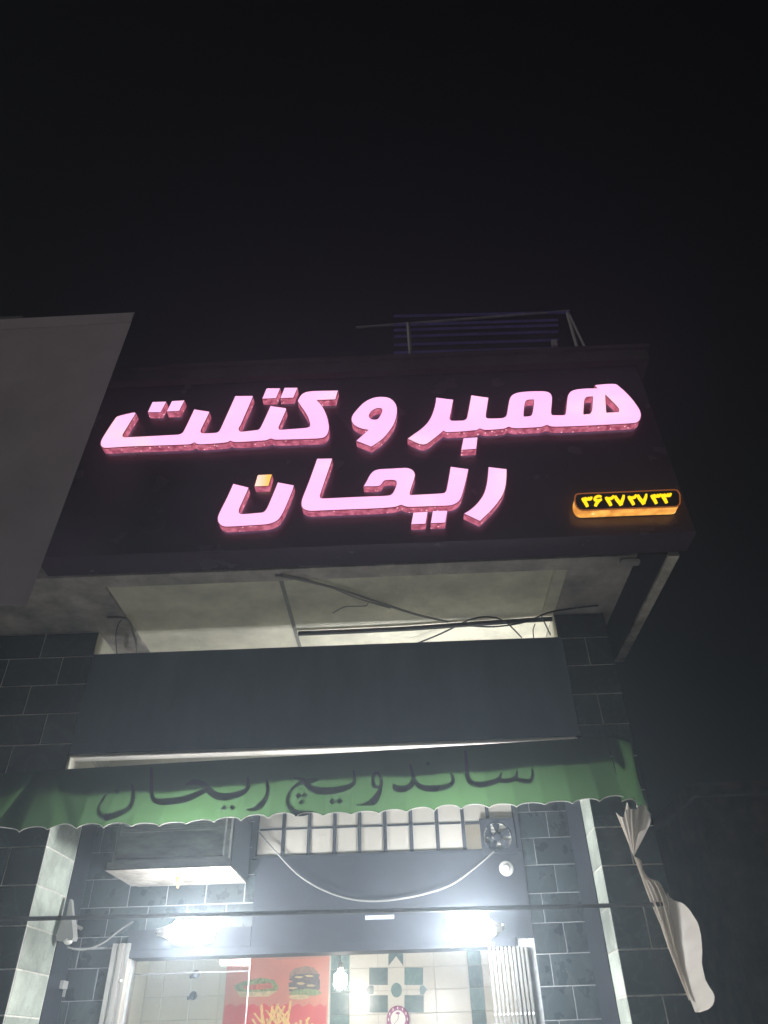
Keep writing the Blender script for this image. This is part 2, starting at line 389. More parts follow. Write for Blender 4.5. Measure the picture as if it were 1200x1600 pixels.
# --- recessed wall with tiles either side of the door
DX0, DX1 = wz(205, 1480)[0], wz(800, 1474)[0]       # door opening
DZ = wz(520, 1476)[1]
WX0, WX1 = wz(403, 1300)[0], wz(805, 1300)[0]       # glazed strip over the door
WZ0 = wz(560, 1336)[1]; WZ1 = WZ0 + 0.52
wall = MB()
wall.box(PX0 - 0.2, DX0, WY + 0.004, WY + 0.2, 0, 4.44)
wall.box(DX0, WX0, WY + 0.004, WY + 0.2, DZ, 4.44)
wall.box(WX1, PX1 + 0.3, WY + 0.004, WY + 0.2, DZ, 4.44)
wall.box(DX1, PX1 + 0.3, WY + 0.004, WY + 0.2, 0, DZ)
wall.box(WX0, WX1, WY + 0.004, WY + 0.2, WZ1, 4.44)
wo_ = wall.build('wall', M_GROUT2, B)
wc = {}
def wtile(w, h):
    k = (round(w, 3), round(h, 3))
    if k not in wc: wc[k] = MB().bbox(0, w, 0, 0.0115, 0, h, 0.002).mesh('tile', M_WTILE)
    return wc[k]
def tile_field(x0, x1, z0, z1, ref):
    th, tw, j = 0.1965, 0.30, 0.0055
    k0 = int(math.floor((z0 - 2.305) / th)) - 1; z = 2.305 + k0 * th; row = k0
    while z < z1:
        za, zb = max(z, z0), min(z + th, z1)
        if zb - za > 0.02:
            x = ref + (0.13 if row % 2 else 0.0); x -= math.ceil((x - x0) / tw) * tw
            while x < x1:
                a, b = max(x, x0), min(x + tw, x1)
                if b - a > 0.02: inst(wtile(b - a - j, zb - za - j), 'tile', wo_, (a + j / 2, WY + rnd.uniform(-0.001, 0.0005), za + j / 2))
                x += tw
        z += th; row += 1
LX1 = wz(398, 1400)[0]
tile_field(PX0, DX0 - 0.10, 0.9, DZ + 0.02, -2.30)
tile_field(PX0, LX1, DZ + 0.03, 3.3, -2.30)
tile_field(wz(812, 1300)[0], PX1, 0.9, 3.3, wz(836, 1330)[0])
MB().box(PX0 - 0.1, PX1 + 0.1, WY - 0.001, WY + 0.011, 3.302, 4.44).build('upper_wall_plaster', M_CREAM, B)
# lintel panel of dark steel sheet over the door, with a shallow flange
lin = MB().box(LX1 + 0.002, wz(812, 1300)[0] - 0.003, WY - 0.03, WY + 0.011, DZ + 0.002, WZ0 - 0.012).box(DX0 - 0.02, DX1 + 0.02, WY - 0.045, WY + 0.19, DZ - 0.05, DZ)
lin.box(DX0 - 0.02, LX1, WY - 0.036, WY - 0.008, DZ + 0.002, DZ + 0.13)
lp = lin.build('lintel_panel', M_STEEL, B)
a = wz(571, 1432); b = wz(616, 1437); MB().box(a[0], b[0], WY - 0.042, WY - 0.031, b[1], a[1]).build('name_plate', mat('pale_plate', (0.30, 0.34, 0.38), 0.4), lp)
# glazed strip: frame, mullions, transom, panes
fr = MB()
fr.box(WX0 - 0.03, WX0, WY - 0.03, WY + 0.05, WZ0 - 0.01, WZ1); fr.box(WX1, wz(812, 1300)[0] - 0.003, WY - 0.03, WY + 0.05, WZ0 - 0.01, WZ1)
fr.box(WX0, WX1, WY - 0.028, WY + 0.05, WZ0 - 0.011, WZ0 + 0.008); fr.box(WX0, WX1, WY - 0.028, WY + 0.05, WZ1 - 0.03, WZ1)
win = fr.build('window', M_STEEL, B)
mx_px = [443, 483, 523, 562, 602, 643, 684, 725, 765]
xs = [WX0] + [wz(p, 1310)[0] for p in mx_px] + [WX1]
ZT = wz(560, 1292)[1]
for x in xs[1:-1]: MB().box(x - 0.014, x + 0.014, WY - 0.020, WY + 0.03, WZ0 + 0.009, WZ1 - 0.031).build('mullion', M_STEEL, win)
for i, (x0, x1) in enumerate(zip(xs, xs[1:])):
    MB().box(x0 + 0.018, x1 - 0.018, WY - 0.014, WY + 0.02, ZT - 0.006, ZT + 0.006).build('glazing_bar', M_STEEL, win)
    if i < 8: MB().box(x0 + 0.01, x1 - 0.01, WY - 0.008 + rnd.uniform(0, 0.003), WY - 0.002, WZ0, ZT).build('pane', M_PANE, win)
    MB().box(x0 + 0.01, x1 - 0.01, WY - 0.008 + rnd.uniform(0, 0.003), WY - 0.002, ZT, WZ1 - 0.02).build('pane', M_PANE, win)
# door: aluminium shutter guide, glass leaf, folded gate
gd = MB(); gx = DX0 - 0.12
for k, (x0, x1, y) in enumerate([(0, 0.03, -0.06), (0.034, 0.05, -0.045), (0.054, 0.085, -0.065), (0.089, 0.105, -0.05), (0.109, 0.13, -0.058)]):
    gd.box(gx + x0, gx + x1, WY + y, WY + 0.02 + 0.001 * k, 0, DZ + 0.045)
gdo = gd.build('shutter_guide', M_ALU, B)
for z in (2.02, 1.4, 0.8): MB().lathe([(0, .012), (.008, .011), (.012, .004)], (gx + 0.10, WY - 0.052, z), (0, -1, 0), 10).build('bolt', M_ALU, gdo)
GX1 = wz(383, 1540)[0]
dl = MB().box(DX0 + 0.02, GX1, WY + 0.10, WY + 0.108, 0.01, DZ - 0.055).build('door', M_GLASS, B)
MB().box(GX1, GX1 + 0.006, WY + 0.096, WY + 0.112, 0.01, DZ - 0.055).build('polished_edge', M_GREYP, dl)
MB().box(DX0 + 0.02, GX1 - 0.01, WY + 0.094, WY + 0.0985, DZ - 0.145, DZ - 0.135).build('door_rail', M_RAIL, dl)
gate = MB().box(wz(768, 1540)[0], wz(832, 1540)[0], WY + 0.0, WY + 0.005, DZ - 0.06, DZ - 0.052).build('folded_gate', M_GATE, B)
gx0, gx1 = wz(766, 1540)[0], wz(830, 1540)[0]
for k in range(10):
    x = gx0 + (gx1 - gx0) * (k + 0.5) / 10; yy = WY - 0.05 - 0.012 * (k % 2)
    sl_ = MB().box(x - 0.009, x + 0.009, yy, yy + 0.028, 0.05, DZ - 0.052).build('slat', M_GATE, gate)
    for z in (1.755, 1.1, 0.5): MB().lathe([(0, .009), (.006, .008), (.01, .003)], (x, yy, z), (0, -1, 0), 8).build('rivet', M_WHITE, sl_)
# --- projecting slab and its underside
slab = MB().box(-3.42, SR - 0.06, -1.34, 6.0, SOF + 0.052, SOF + 0.30)
sb = slab.build('canopy_slab', M_CONC, B)
pan = MB()
IX0, IX1, IY0 = at(165, 912, -1.18).x, at(888, 890, -1.18).x, -1.18
for x0, x1, y0, y1 in [(-3.42, 1.80, -1.338, IY0), (-3.42, IX0, IY0 + 0.0005, WY), (IX1, 1.80, IY0 + 0.0005, WY)]:
    pan.box(x0, x1, y0, y1, SOF + rnd.uniform(0, 0.002), SOF + 0.051)
pan.build('soffit_border', M_CONC, sb)
MB().box(IX0, IX1, IY0 + 0.001, WY, SOF + 0.030, SOF + 0.0515).build('soffit_panel', M_CREAM, sb)
bat = MB(); p0, p1 = at(438, 905, -1.17), at(470, 1003, -0.2)
bat.box(p0.x - 0.012, p0.x + 0.016, -1.16, WY - 0.02, SOF + 0.014, SOF + 0.029); bat.build('joint_batten', M_GREYP, sb)
MB().box(IX1 - 0.10, IX1 - 0.002, -1.17, -0.52, SOF + 0.004, SOF + 0.0295).build('soffit_moulding', M_CREAM, sb)
# side edge of the slab: lit pale drip strip and dark soffit between
MB().box(1.802, 2.028, -1.335, 0.46, SOF + 0.006, SOF + 0.05).build('side_soffit', M_STEEL, sb)
MB().box(2.03, 2.11, -1.33, 0.47, SOF - 0.012, SOF + 0.051).build('drip_edge', mat('stained_drip_edge', (0.74, 0.70, 0.60), 0.8, var=0.40, vscale=5), sb)
q = at(980, 862, -1.30); MB().bbox(q.x - 0.075, q.x + 0.075, -1.325, -1.25, SOF - 0.035, SOF - 0.002, 0.02).build('end_bracket', M_GREYP, sb)
# --- upper wall behind the sign, roof
MB().box(-3.42, 1.72, -0.46, 6.0, SOF + 0.302, 6.30).build('upper_wall', M_WALLUP, B)
MB().box(-3.45, 1.75, -0.50, 6.02, 6.302, 6.40).build('roof_slab', M_CONC, B)
MB().box(1.30, 1.71, WY + 0.252, 6.0, 0, SOF).build('side_wall', M_NBODY, B)
MB().box(-3.42, -2.90, WY + 0.252, 6.0, 0, SOF).build('side_wall', M_NBODY, B)
# --- the room behind the door
RX0, RX1, RY1, RZ = -2.89, 1.29, 3.30, 3.25
IB = 3.298
MB().box(RX0, RX1, WY + 0.21, IB + 0.2, 0.0, 0.02).build('room_floor', M_FLOOR, B)
MB().box(RX0, RX1, WY + 0.21, IB + 0.2, RZ, RZ + 0.1).build('room_ceiling', M_IWALL, B)
MB().box(RX0, RX0 + 0.01, WY + 0.21, IB, 0.02, RZ).build('room_side_wall', M_IWALL, B)
MB().box(RX1 - 0.01, RX1, WY + 0.21, IB, 0.02, RZ).build('room_side_wall', M_IWALL, B)
bw = MB().box(RX0, RX1, IB + 0.012, IB + 0.2, 0.02, RZ).build('room_back_wall', M_IGROUT, B)
itc = {}
def itile(w, h, m):
    k = (round(w, 3), round(h, 3), m.name)
    if k not in itc: itc[k] = MB().bbox(0, w, 0, 0.0115, 0, h, 0.002).mesh('tile', m)
    return itc[k]
def iz(px, py): p = at(px, py, IB); return p.x, p.z
gsx0, gsx1 = iz(516, 1560)[0], iz(546, 1560)[0]
hsx0, hsx1 = iz(735, 1560)[0], iz(757, 1560)[0]
th = 0.205; z0 = iz(600, 1548)[1]
zz = z0 - 7 * th
while zz < RZ:
    za, zb = max(zz, 0.8), min(zz + th, RZ)
    if zb - za > 0.03:
        cuts = [RX0 + 0.01]; x = RX0 + 0.2
        while x < gsx0 - 0.06: cuts.append(x); x += 0.305
        cuts += [gsx0, gsx1]; x = gsx1 + 0.305
        while x < hsx0 - 0.06: cuts.append(x); x += 0.305
        cuts += [hsx0, hsx1]; x = hsx1 + 0.305
        while x < RX1 - 0.06: cuts.append(x); x += 0.305
        cuts.append(RX1 - 0.01)
        for a, b in zip(cuts, cuts[1:]):
            grn = abs(a - gsx0) < 1e-6 or abs(a - hsx0) < 1e-6
            inst(itile(b - a - 0.004, zb - za - 0.004, M_IGREEN if grn else M_IWALL), 'tile', bw, (a + 0.002, IB + rnd.uniform(-0.0008, 0.0004), za + 0.002))
    zz += th
# green tile cross set into the back wall
def ipoly(name, pts, m, y=0.004, parent=bw):
    return MB().plate([[iz(*p) for p in pts]], IB - y - 0.004, IB - 0.002).build(name, m, parent)
for pts in [[(577, 1512), (606, 1512), (606, 1539), (577, 1539)], [(632, 1512), (661, 1512), (661, 1539), (632, 1539)],
            [(577, 1555), (606, 1555), (606, 1582), (577, 1582)], [(632, 1555), (662, 1555), (662, 1582), (632, 1582)],
            [(607, 1509), (607, 1492), (619, 1477), (630, 1491), (630, 1509), (619, 1494)],
            [(577, 1540), (583, 1540), (583.5, 1541), (584, 1546.5), (583.5, 1553), (583, 1554), (577, 1554), (571, 1547)],
            [(657, 1540), (662, 1540), (667, 1546), (662, 1554), (657, 1554), (655.5, 1547)]]:
    ipoly('cross_tile', pts, M_IGREEN)
c = iz(619.5, 1547); MB().plate([[(c[0] + 0.058 * math.cos(k * .2618), c[1] + 0.065 * math.sin(k * .2618)) for k in range(24)]], IB - 0.008, IB - 0.002).build('cross_tile', M_IGREEN, bw)

# ------------------------------------------------------------------ main sign
SG = empty('shop_sign', 'large dark sign board with glowing pink Persian letters above the shop', 'sign', loc=(0, SGY, SZ0))
def sgb(mb, name, m, parent=SG, smooth=False):
    o = mb.build(name, m, parent, smooth)
    if parent is SG: o.matrix_parent_inverse = Matrix.Translation(-Vector((0, SGY, SZ0)))
    return o
sgb(MB().box(SL, SR, SGY, -1.345, SZ0, SZ1), 'board', M_BOARD)
sgb(MB().box(SL + 0.003, SR - 0.003, SGY - 0.012, SGY - 0.001, SZ0 + 0.002, SZ0 + 0.055), 'bottom_trim', M_BOARD)
cap = MB(); cz = at(560, 583, SGY - 0.05).z
cap.box(SL - 0.06, SR + 0.10, SGY - 0.07, -1.30, cz, cz + 0.13).box(SL - 0.10, SR + 0.13, SGY - 0.10, -1.28, cz + 0.132, cz + 0.17)
sgb(cap, 'cap', M_CAP)
sgb(MB().box(SL, SR, -1.343, -0.50, SZ1 - 0.5, SZ1 - 0.05), 'back_frame', M_WALLUP)
FY = SGY - 0.084                  # front of the letters
def lpx(pts, ox, oy, s=6.0): return [(ox + u / s, oy + v / s) for u, v in pts]
def to_xz(px): return [((lambda p: (p.x, p.z))(at(x, y, FY))) for x, y in px]
R1, R2, R3, R4, R5, R6, R7, R8 = (150, 590), (340, 590), (540, 590), (690, 590), (820, 590), (330, 710), (460, 710), (610, 710)
kotlet = (lpx([(360, 325), (195, 365), (172, 392), (110, 485), (55, 575), (42, 620), (55, 650), (90, 660), (300, 648), (600, 638), (860, 628), (895, 622), (920, 608), (945, 622), (980, 627), (1120, 619)], *R1)
          + lpx([(60, 612), (100, 604), (118, 592), (140, 602), (180, 606), (300, 600), (460, 588), (500, 573), (530, 582), (600, 583), (800, 577), (950, 571), (1000, 560), (1030, 530), (1045, 480), (1040, 420), (1025, 360), (1000, 300), (965, 245), (930, 212), (1105, 205), (1130, 120), (900, 125), (830, 135), (790, 155), (762, 192), (750, 220), (775, 260), (810, 310), (845, 370), (865, 430), (865, 455), (840, 468), (700, 480), (600, 487), (580, 485), (573, 470), (580, 450), (645, 300), (640, 285), (495, 265), (410, 450), (385, 485), (350, 492), (220, 505), (202, 495), (200, 475), (215, 450), (330, 185), (330, 170), (165, 172), (25, 480)], *R2)
          + lpx([(1145, 508), (1110, 517), (1000, 520), (982, 510), (985, 490), (1060, 335), (1062, 318), (920, 297), (815, 510), (785, 530), (700, 537), (270, 558), (252, 552), (252, 535), (375, 335)], *R1))
vav = lpx([(340, 180), (400, 188), (445, 215), (475, 260), (482, 310), (475, 370), (450, 440), (400, 515), (340, 580), (240, 648), (100, 592), (215, 490), (150, 478), (90, 450), (62, 420), (55, 385), (70, 345), (110, 295), (170, 235), (230, 200), (290, 183)], *R3)
vavh = lpx([(300, 287), (335, 288), (343, 305), (335, 335), (300, 388), (265, 393), (235, 385), (220, 360), (228, 335), (255, 305)], *R3)
hambor = (lpx([(850, 187), (1010, 207), (985, 340), (975, 385)], *R3)
          + lpx([(90, 402), (180, 402), (215, 398), (235, 380), (245, 340), (278, 165), (440, 188), (415, 365), (428, 380), (500, 382), (575, 377), (600, 365), (612, 340), (635, 210), (655, 170), (700, 145), (780, 132), (900, 127), (980, 130), (1015, 145), (1033, 175), (1035, 220), (1028, 335), (1040, 352)], *R4)
          + lpx([(370, 350), (383, 335), (398, 200), (408, 160), (435, 128), (480, 112), (560, 103), (680, 100), (655, 72), (680, 67), (850, 60), (900, 95), (960, 150), (1010, 205), (1050, 260), (1080, 310), (1088, 350), (1078, 395), (1050, 420), (1000, 428), (800, 440), (600, 450), (400, 458), (270, 460), (235, 455), (210, 445), (180, 455), (150, 463), (0, 472)], *R5)
          + lpx([(700, 475), (655, 470), (628, 462), (595, 477), (500, 487), (410, 491), (380, 485), (358, 476), (335, 490), (280, 497), (180, 506), (50, 512), (35, 508), (20, 497)], *R4)
          + lpx([(880, 530), (830, 570), (735, 628), (580, 573), (640, 530), (710, 480), (770, 420), (805, 360), (830, 290), (842, 240)], *R3))
mimh = lpx([(800, 212), (865, 205), (862, 260), (850, 335), (835, 358), (770, 365), (770, 330), (782, 240)], *R4)
heh1 = lpx([(580, 183), (638, 177), (635, 230), (628, 310), (610, 340), (550, 345), (552, 300), (562, 205)], *R5)
heh2 = lpx([(755, 160), (770, 175), (880, 290), (880, 322), (765, 328), (760, 250)], *R5)
nun = lpx([(207, 275), (350, 310), (345, 330), (262, 515), (260, 545), (280, 557), (330, 557), (430, 548), (490, 540), (515, 515), (540, 465), (625, 262), (775, 290), (765, 330), (700, 490), (665, 560), (630, 610), (580, 640), (520, 655), (350, 667), (130, 677), (90, 662), (65, 630), (62, 590), (80, 540), (150, 400)], *R6)
yaha = (lpx([(213, 40), (355, 38), (345, 75), (240, 385), (245, 407), (265, 412), (500, 402), (700, 393), (860, 387), (905, 378), (930, 350), (957, 280), (955, 250), (930, 240), (860, 242), (838, 250), (800, 293), (648, 300), (680, 245), (710, 190), (745, 155), (790, 140), (900, 133), (1060, 127), (1105, 145), (1125, 170), (1130, 205), (1082, 362)], *R7)
        + lpx([(187, 380), (300, 375), (500, 362), (520, 345), (530, 310), (565, 115), (732, 138), (715, 220), (690, 320), (665, 400), (645, 435), (610, 462), (560, 478), (400, 485), (200, 492), (150, 490), (125, 482), (100, 474)], *R8)
        + lpx([(960, 488), (900, 497), (750, 507), (400, 520), (150, 530), (110, 522), (75, 500), (65, 460), (75, 410), (130, 270)], *R7))
reh = lpx([(920, 118), (1090, 138), (1088, 230), (1075, 320), (1050, 385), (1000, 460), (940, 530), (840, 625), (690, 555), (760, 510), (830, 440), (875, 370), (900, 290), (912, 210)], *R8)
LETTERS = [('letter', [hambor, mimh, heh1, heh2]), ('letter', [vav, vavh]), ('letter', [kotlet]), ('letter', [reh]), ('letter', [yaha]), ('letter', [nun]),
           ('letter_dot', [lpx([(205, 568), (337, 560), (325, 668), (183, 678)], *R4)]),
           ('letter_dot', [lpx([(530, 228), (660, 225), (607, 325), (485, 325)], *R1)]), ('letter_dot', [lpx([(712, 220), (830, 213), (780, 313), (662, 318)], *R1)]),
           ('letter_dot', [lpx([(460, 100), (587, 100), (548, 193), (418, 198)], *R2)]), ('letter_dot', [lpx([(628, 95), (750, 95), (710, 188), (588, 193)], *R2)]),
           ('letter_dot', [lpx([(215, 545), (350, 537), (330, 650), (195, 655)], *R8)]), ('letter_dot', [lpx([(397, 530), (535, 527), (515, 640), (378, 645)], *R8)]),
           ('amber_dot', [lpx([(437, 193), (570, 187), (537, 295), (405, 300)], *R6)])]
for nm, loops in LETTERS:
    lps = [to_xz(lp if len(lp) == 4 else soften(lp)) for lp in loops]
    so_ = sgb(MB().sidewalls(lps, FY + 0.004, SGY - 0.014), 'letter_dot' if nm == 'amber_dot' else nm, M_SIDE)
    f = MB().plate(lps, FY, FY + 0.0035, sides=True, back=True).build('lit_face', M_AMBER if nm == 'amber_dot' else M_FACE, so_)
    tr = MB()
    for lp in lps: tr.tube([(x, FY + 0.003, z) for x, z in lp], 0.0042, 5, closed=True)
    tr.build('edge_trim', M_TRIM, so_)
    if nm == 'amber_dot': so_['label'] = 'square dot fading to amber'

# phone number light box
NY = SGY - 0.10
def nx(u, v): p = at(880 + u / 6, 740 + v / 6, NY); return (p.x, p.z)
PN = empty('phone_number_sign', 'small rounded light box with glowing yellow phone number', 'sign', loc=tuple(at(980, 790, NY)))
pinv = Matrix.Translation(-at(980, 790, NY))
def pnb(mb, name, m, parent=PN):
    o = mb.build(name, m, parent)
    if parent is PN: o.matrix_parent_inverse = pinv
    return o
nbox = soften([nx(*q) for q in [(150, 192), (600, 174), (1035, 155), (1068, 160), (1088, 190), (1094, 240), (1090, 285), (1070, 306), (1040, 312), (600, 328), (190, 345), (155, 338), (128, 315), (112, 275), (110, 230), (122, 200)]], 4)
sd_ = pnb(MB().sidewalls([nbox], NY + 0.002, SGY - 0.012), 'lit_return', M_NSIDE)
pnb(MB().plate([nbox], NY - 0.004, NY + 0.001), 'face', M_NFACE)
pnb(MB().tube([(x, NY - 0.002, z) for x, z in nbox], 0.006, 5, closed=True), 'edge_trim', mat('amber_edge', (0.2, 0.08, 0.02), 0.4, emit=(0.6, 0.16, 0.03), estr=0.3))
def stroke(mb, pts, y):
    """flat ribbon along (u, v, width) in the zoomed frame of the light box"""
    P = []
    for i, (u, v, wd) in enumerate(pts):
        a = pts[max(i - 1, 0)]; b = pts[min(i + 1, len(pts) - 1)]; dx, dy = b[0] - a[0], b[1] - a[1]; L = math.hypot(dx, dy) or 1
        P.append(((u - dy / L * wd / 2, v + dx / L * wd / 2), (u + dy / L * wd / 2, v - dx / L * wd / 2)))
    vs = []
    for a, b in P:
        for q in (a, b): x, z = nx(*q); vs.append((x, y, z))
    mb.add(vs, [(2 * i, 2 * i + 1, 2 * i + 3, 2 * i + 2) for i in range(len(P) - 1)])
def dens(pts, n=5):
    q = curve([(a, b, c) for a, b, c in pts], n); return [(v.x, v.y, max(v.z, 2)) for v in q]
W_ = 24
DIG = {'3': [[(-45, -28, 22), (-30, -5, 28), (-12, 20, 30), (5, 55, 26)], [(-40, -20, 18), (-20, -18, 24), (-8, -34, 20)], [(-14, -14, 20), (8, -16, 24), (20, -36, 18)], [(12, -14, 20), (32, -18, 24), (44, -40, 16)]],
       '2': [[(-38, -28, 22), (-25, -5, 28), (-4, 25, 30), (12, 55, 26)], [(-34, -16, 20), (-8, -12, 26), (20, -18, 26), (36, -42, 18)]],
       '7': [[(-42, -40, 20), (-28, -10, 30), (2, 28, 30), (16, 52, 26)], [(40, -48, 16), (34, -16, 26), (20, 20, 28), (16, 48, 24)]],
       '6': [[(36, -38, 16), (10, -46, 22), (-20, -32, 24), (-26, -10, 24), (0, -6, 22), (40, -16, 18)], [(30, -14, 18), (2, 8, 26), (-16, 32, 28), (-22, 52, 24)]]}
for ch, u, v in [('3', 222, 262), ('6', 322, 262), ('2', 436, 252), ('7', 526, 252), ('2', 648, 244), ('7', 738, 242), ('3', 868, 234), ('3', 964, 228)]:
    mb = MB()
    for k, s in enumerate(DIG[ch]): stroke(mb, dens([(u + a, v + b, c_ * 1.12) for a, b, c_ in s]), NY - 0.0062 - 0.0006 * k)
    pnb(mb, 'digit', M_DIGIT)

# ------------------------------------------------------------------ old fascia box between the pillars
FZ0, FZ1 = 3.405, 4.235
FB = empty('fascia_box', 'blank grey sheet fascia spanning the pillars above the green awning', 'fascia', loc=(-0.6, PY, FZ0))
finv = Matrix.Translation(-Vector((-0.6, PY, FZ0)))
def fbb(mb, n, m): o = mb.build(n, m, FB); o.matrix_parent_inverse = finv; return o
fbb(MB().bbox(PX0 + 0.004, PX1 + 0.03, PY - 0.016, PY - 0.0135 + 0.10, FZ0 + 0.006, FZ1, 0.004), 'front_sheet', M_FASC)
fbb(MB().box(PX0 + 0.01, PX1 - 0.01, PY - 0.010, PY + 0.13, FZ0 - 0.004, FZ0 + 0.005), 'underside', M_FLANGE)

# ------------------------------------------------------------------ awning
AY = -0.64
AX0, AX1 = -3.55, at(957, 1200, AY).x
def az_top(x): return 3.246 + (x + 2.9) * 0.0245
def az_bot(x): return 2.800 + (x + 2.8) * 0.0168
PITCHX = 0.187
def ay(x, t):
    """billow of the cloth, t from top 0 to hem 1"""
    y = AY + 0.012 * math.sin(x * 3.1 + 0.6) * t + 0.006 * math.sin(x * 11 + 1.0) * t - 0.10 * (t ** 1.5)
    d = x + 2.66 + 0.09 * t; y -= 0.11 * math.exp(-(abs(d) / 0.06) ** 1.1) * (0.25 + 0.75 * t)
    d2 = x + 2.56 - 0.26 * t; y -= 0.055 * math.exp(-(d2 / 0.05) ** 2) * t * (1 - 0.5 * t)
    return y
AW = empty('awning', 'green canvas awning with scalloped white-piped hem and dark Persian lettering', 'awning', loc=(-0.7, AY, 3.3))
ainv = Matrix.Translation(-Vector((-0.7, AY, 3.3)))
def awb(mb, n, m, sm=True): o = mb.build(n, m, AW, sm); o.matrix_parent_inverse = ainv; return o
NXA = 360; NZA = 14; vs = []; fs = []; hem = []
def hemz(x):
    u = ((x - AX0) / PITCHX) % 1.0
    return az_bot(x) + 0.042 * math.sqrt(max(0, 1 - (2 * u - 1) ** 2)) * (0.8 + 0.2 * math.sin(x * 5))
for i in range(NXA + 1):
    x = AX0 + (AX1 - AX0) * i / NXA; zt, zb = az_top(x), hemz(x)
    for k in range(NZA + 1):
        t = k / NZA; vs.append((x, ay(x, t), zt + (zb - zt) * t))
    hem.append((x, ay(x, 1) - 0.002, zb))
for i in range(NXA):
    for k in range(NZA):
        a = i * (NZA + 1) + k; fs.append((a, a + 1, a + NZA + 2, a + NZA + 1))
awb(MB().add(vs, fs), 'canvas', M_AWN)
awb(MB().tube(hem, 0.0034, 6), 'hem_piping', M_PIPING)
# side return of the canvas, folding back round the pillar
vs = []; fs = []; hem2 = []
for i in range(13):
    u = i / 12; x = AX1 + 0.002 + 0.20 * u; y0 = 0.30 * u
    zb = az_bot(AX1) + 0.03 * abs(math.sin(u * 6.28)) - 0.02 * u
    for k in range(9):
        t = k / 8; vs.append((x + 0.02 * math.sin(t * 5 + u * 9) * t, ay(AX1, t) * (1 - u) + (AY + 0.10 * u) * u, az_top(AX1) - 0.02 * u + (zb - az_top(AX1)) * t))
    hem2.append(vs[-1])
for i in range(12):
    for k in range(8):
        a = i * 9 + k; fs.append((a, a + 1, a + 10, a + 9))
awb(MB().add(vs, fs), 'side_canvas', M_AWN)
awb(MB().tube(hem2, 0.004, 6), 'side_piping', M_PIPING)
# rolled cloth, and an unseen deep batten added to shade the canvas's upper half
roll = MB(); rz = 3.185
roll.tube([(x, AY + 0.128, az_top(x) - 0.125) for x in (AX0, -2.0, -0.5, 0.5, AX1 - 0.02)], 0.070, 14)
awb(roll, 'cloth_roll', M_STEEL)
awb(MB().add([(AX0, AY + 0.004, az_top(AX0) + 0.002), (AX1, AY + 0.004, az_top(AX1) + 0.002), (AX1, AY + 0.05, az_top(AX1) + 0.002), (AX0, AY + 0.05, az_top(AX0) + 0.002),
              (AX0, AY + 0.004, az_top(AX0) - 0.29), (AX1, AY + 0.004, az_top(AX1) - 0.29), (AX1, AY + 0.03, az_top(AX1) - 0.29), (AX0, AY + 0.03, az_top(AX0) - 0.29)],
             [(0, 1, 2, 3), (7, 6, 5, 4), (0, 4, 5, 1), (1, 5, 6, 2), (2, 6, 7, 3), (3, 7, 4, 0)]), 'shade_batten', M_STEEL, False)
for x in (-2.9, -0.7, 1.4):
    awb(MB().box(x - 0.02, x + 0.02, AY + 0.03, PY - 0.004, az_top(x) - 0.06, az_top(x) - 0.01), 'bracket', M_STEEL, False)
# printed lettering, each stroke lying on the cloth
def on_cloth(px, py):
    p = at(px, py, AY - 0.04)
    for _ in range(8):
        t = min(1, max(0, (az_top(p.x) - p.z) / (az_top(p.x) - az_bot(p.x)))); p = at(px, py, ay(p.x, t) - 0.006)
    return p
def cloth_stroke(mb, pts, o, s):
    pts = dens([(o[0] + u / s, o[1] + v / s, wd / s) for u, v, wd in pts], 5); P = []
    for i, (u, v, wd) in enumerate(pts):
        a = pts[max(i - 1, 0)]; b = pts[min(i + 1, len(pts) - 1)]; dx, dy = b[0] - a[0], b[1] - a[1]; L = math.hypot(dx, dy) or 1
        P += [on_cloth(u - dy / L * wd / 2, v + dx / L * wd / 2), on_cloth(u + dy / L * wd / 2, v - dx / L * wd / 2)]
    mb.add(P, [(2 * i, 2 * i + 1, 2 * i + 3, 2 * i + 2) for i in range(len(pts) - 1)])
def cloth_dot(mb, u, v, d, o, s):
    c = [(u - d / 2, v), (u, v + d / 2), (u + d / 2, v), (u, v - d / 2)]
    mb.add([on_cloth(o[0] + a / s, o[1] + b / s) for a, b in c], [(0, 1, 2, 3)])
Z1, Z2, Z3, Z4, Z5 = ((140, 1180), 8), ((270, 1180), 8), ((400, 1180), 8), ((530, 1170), 8), ((660, 1160), 6)
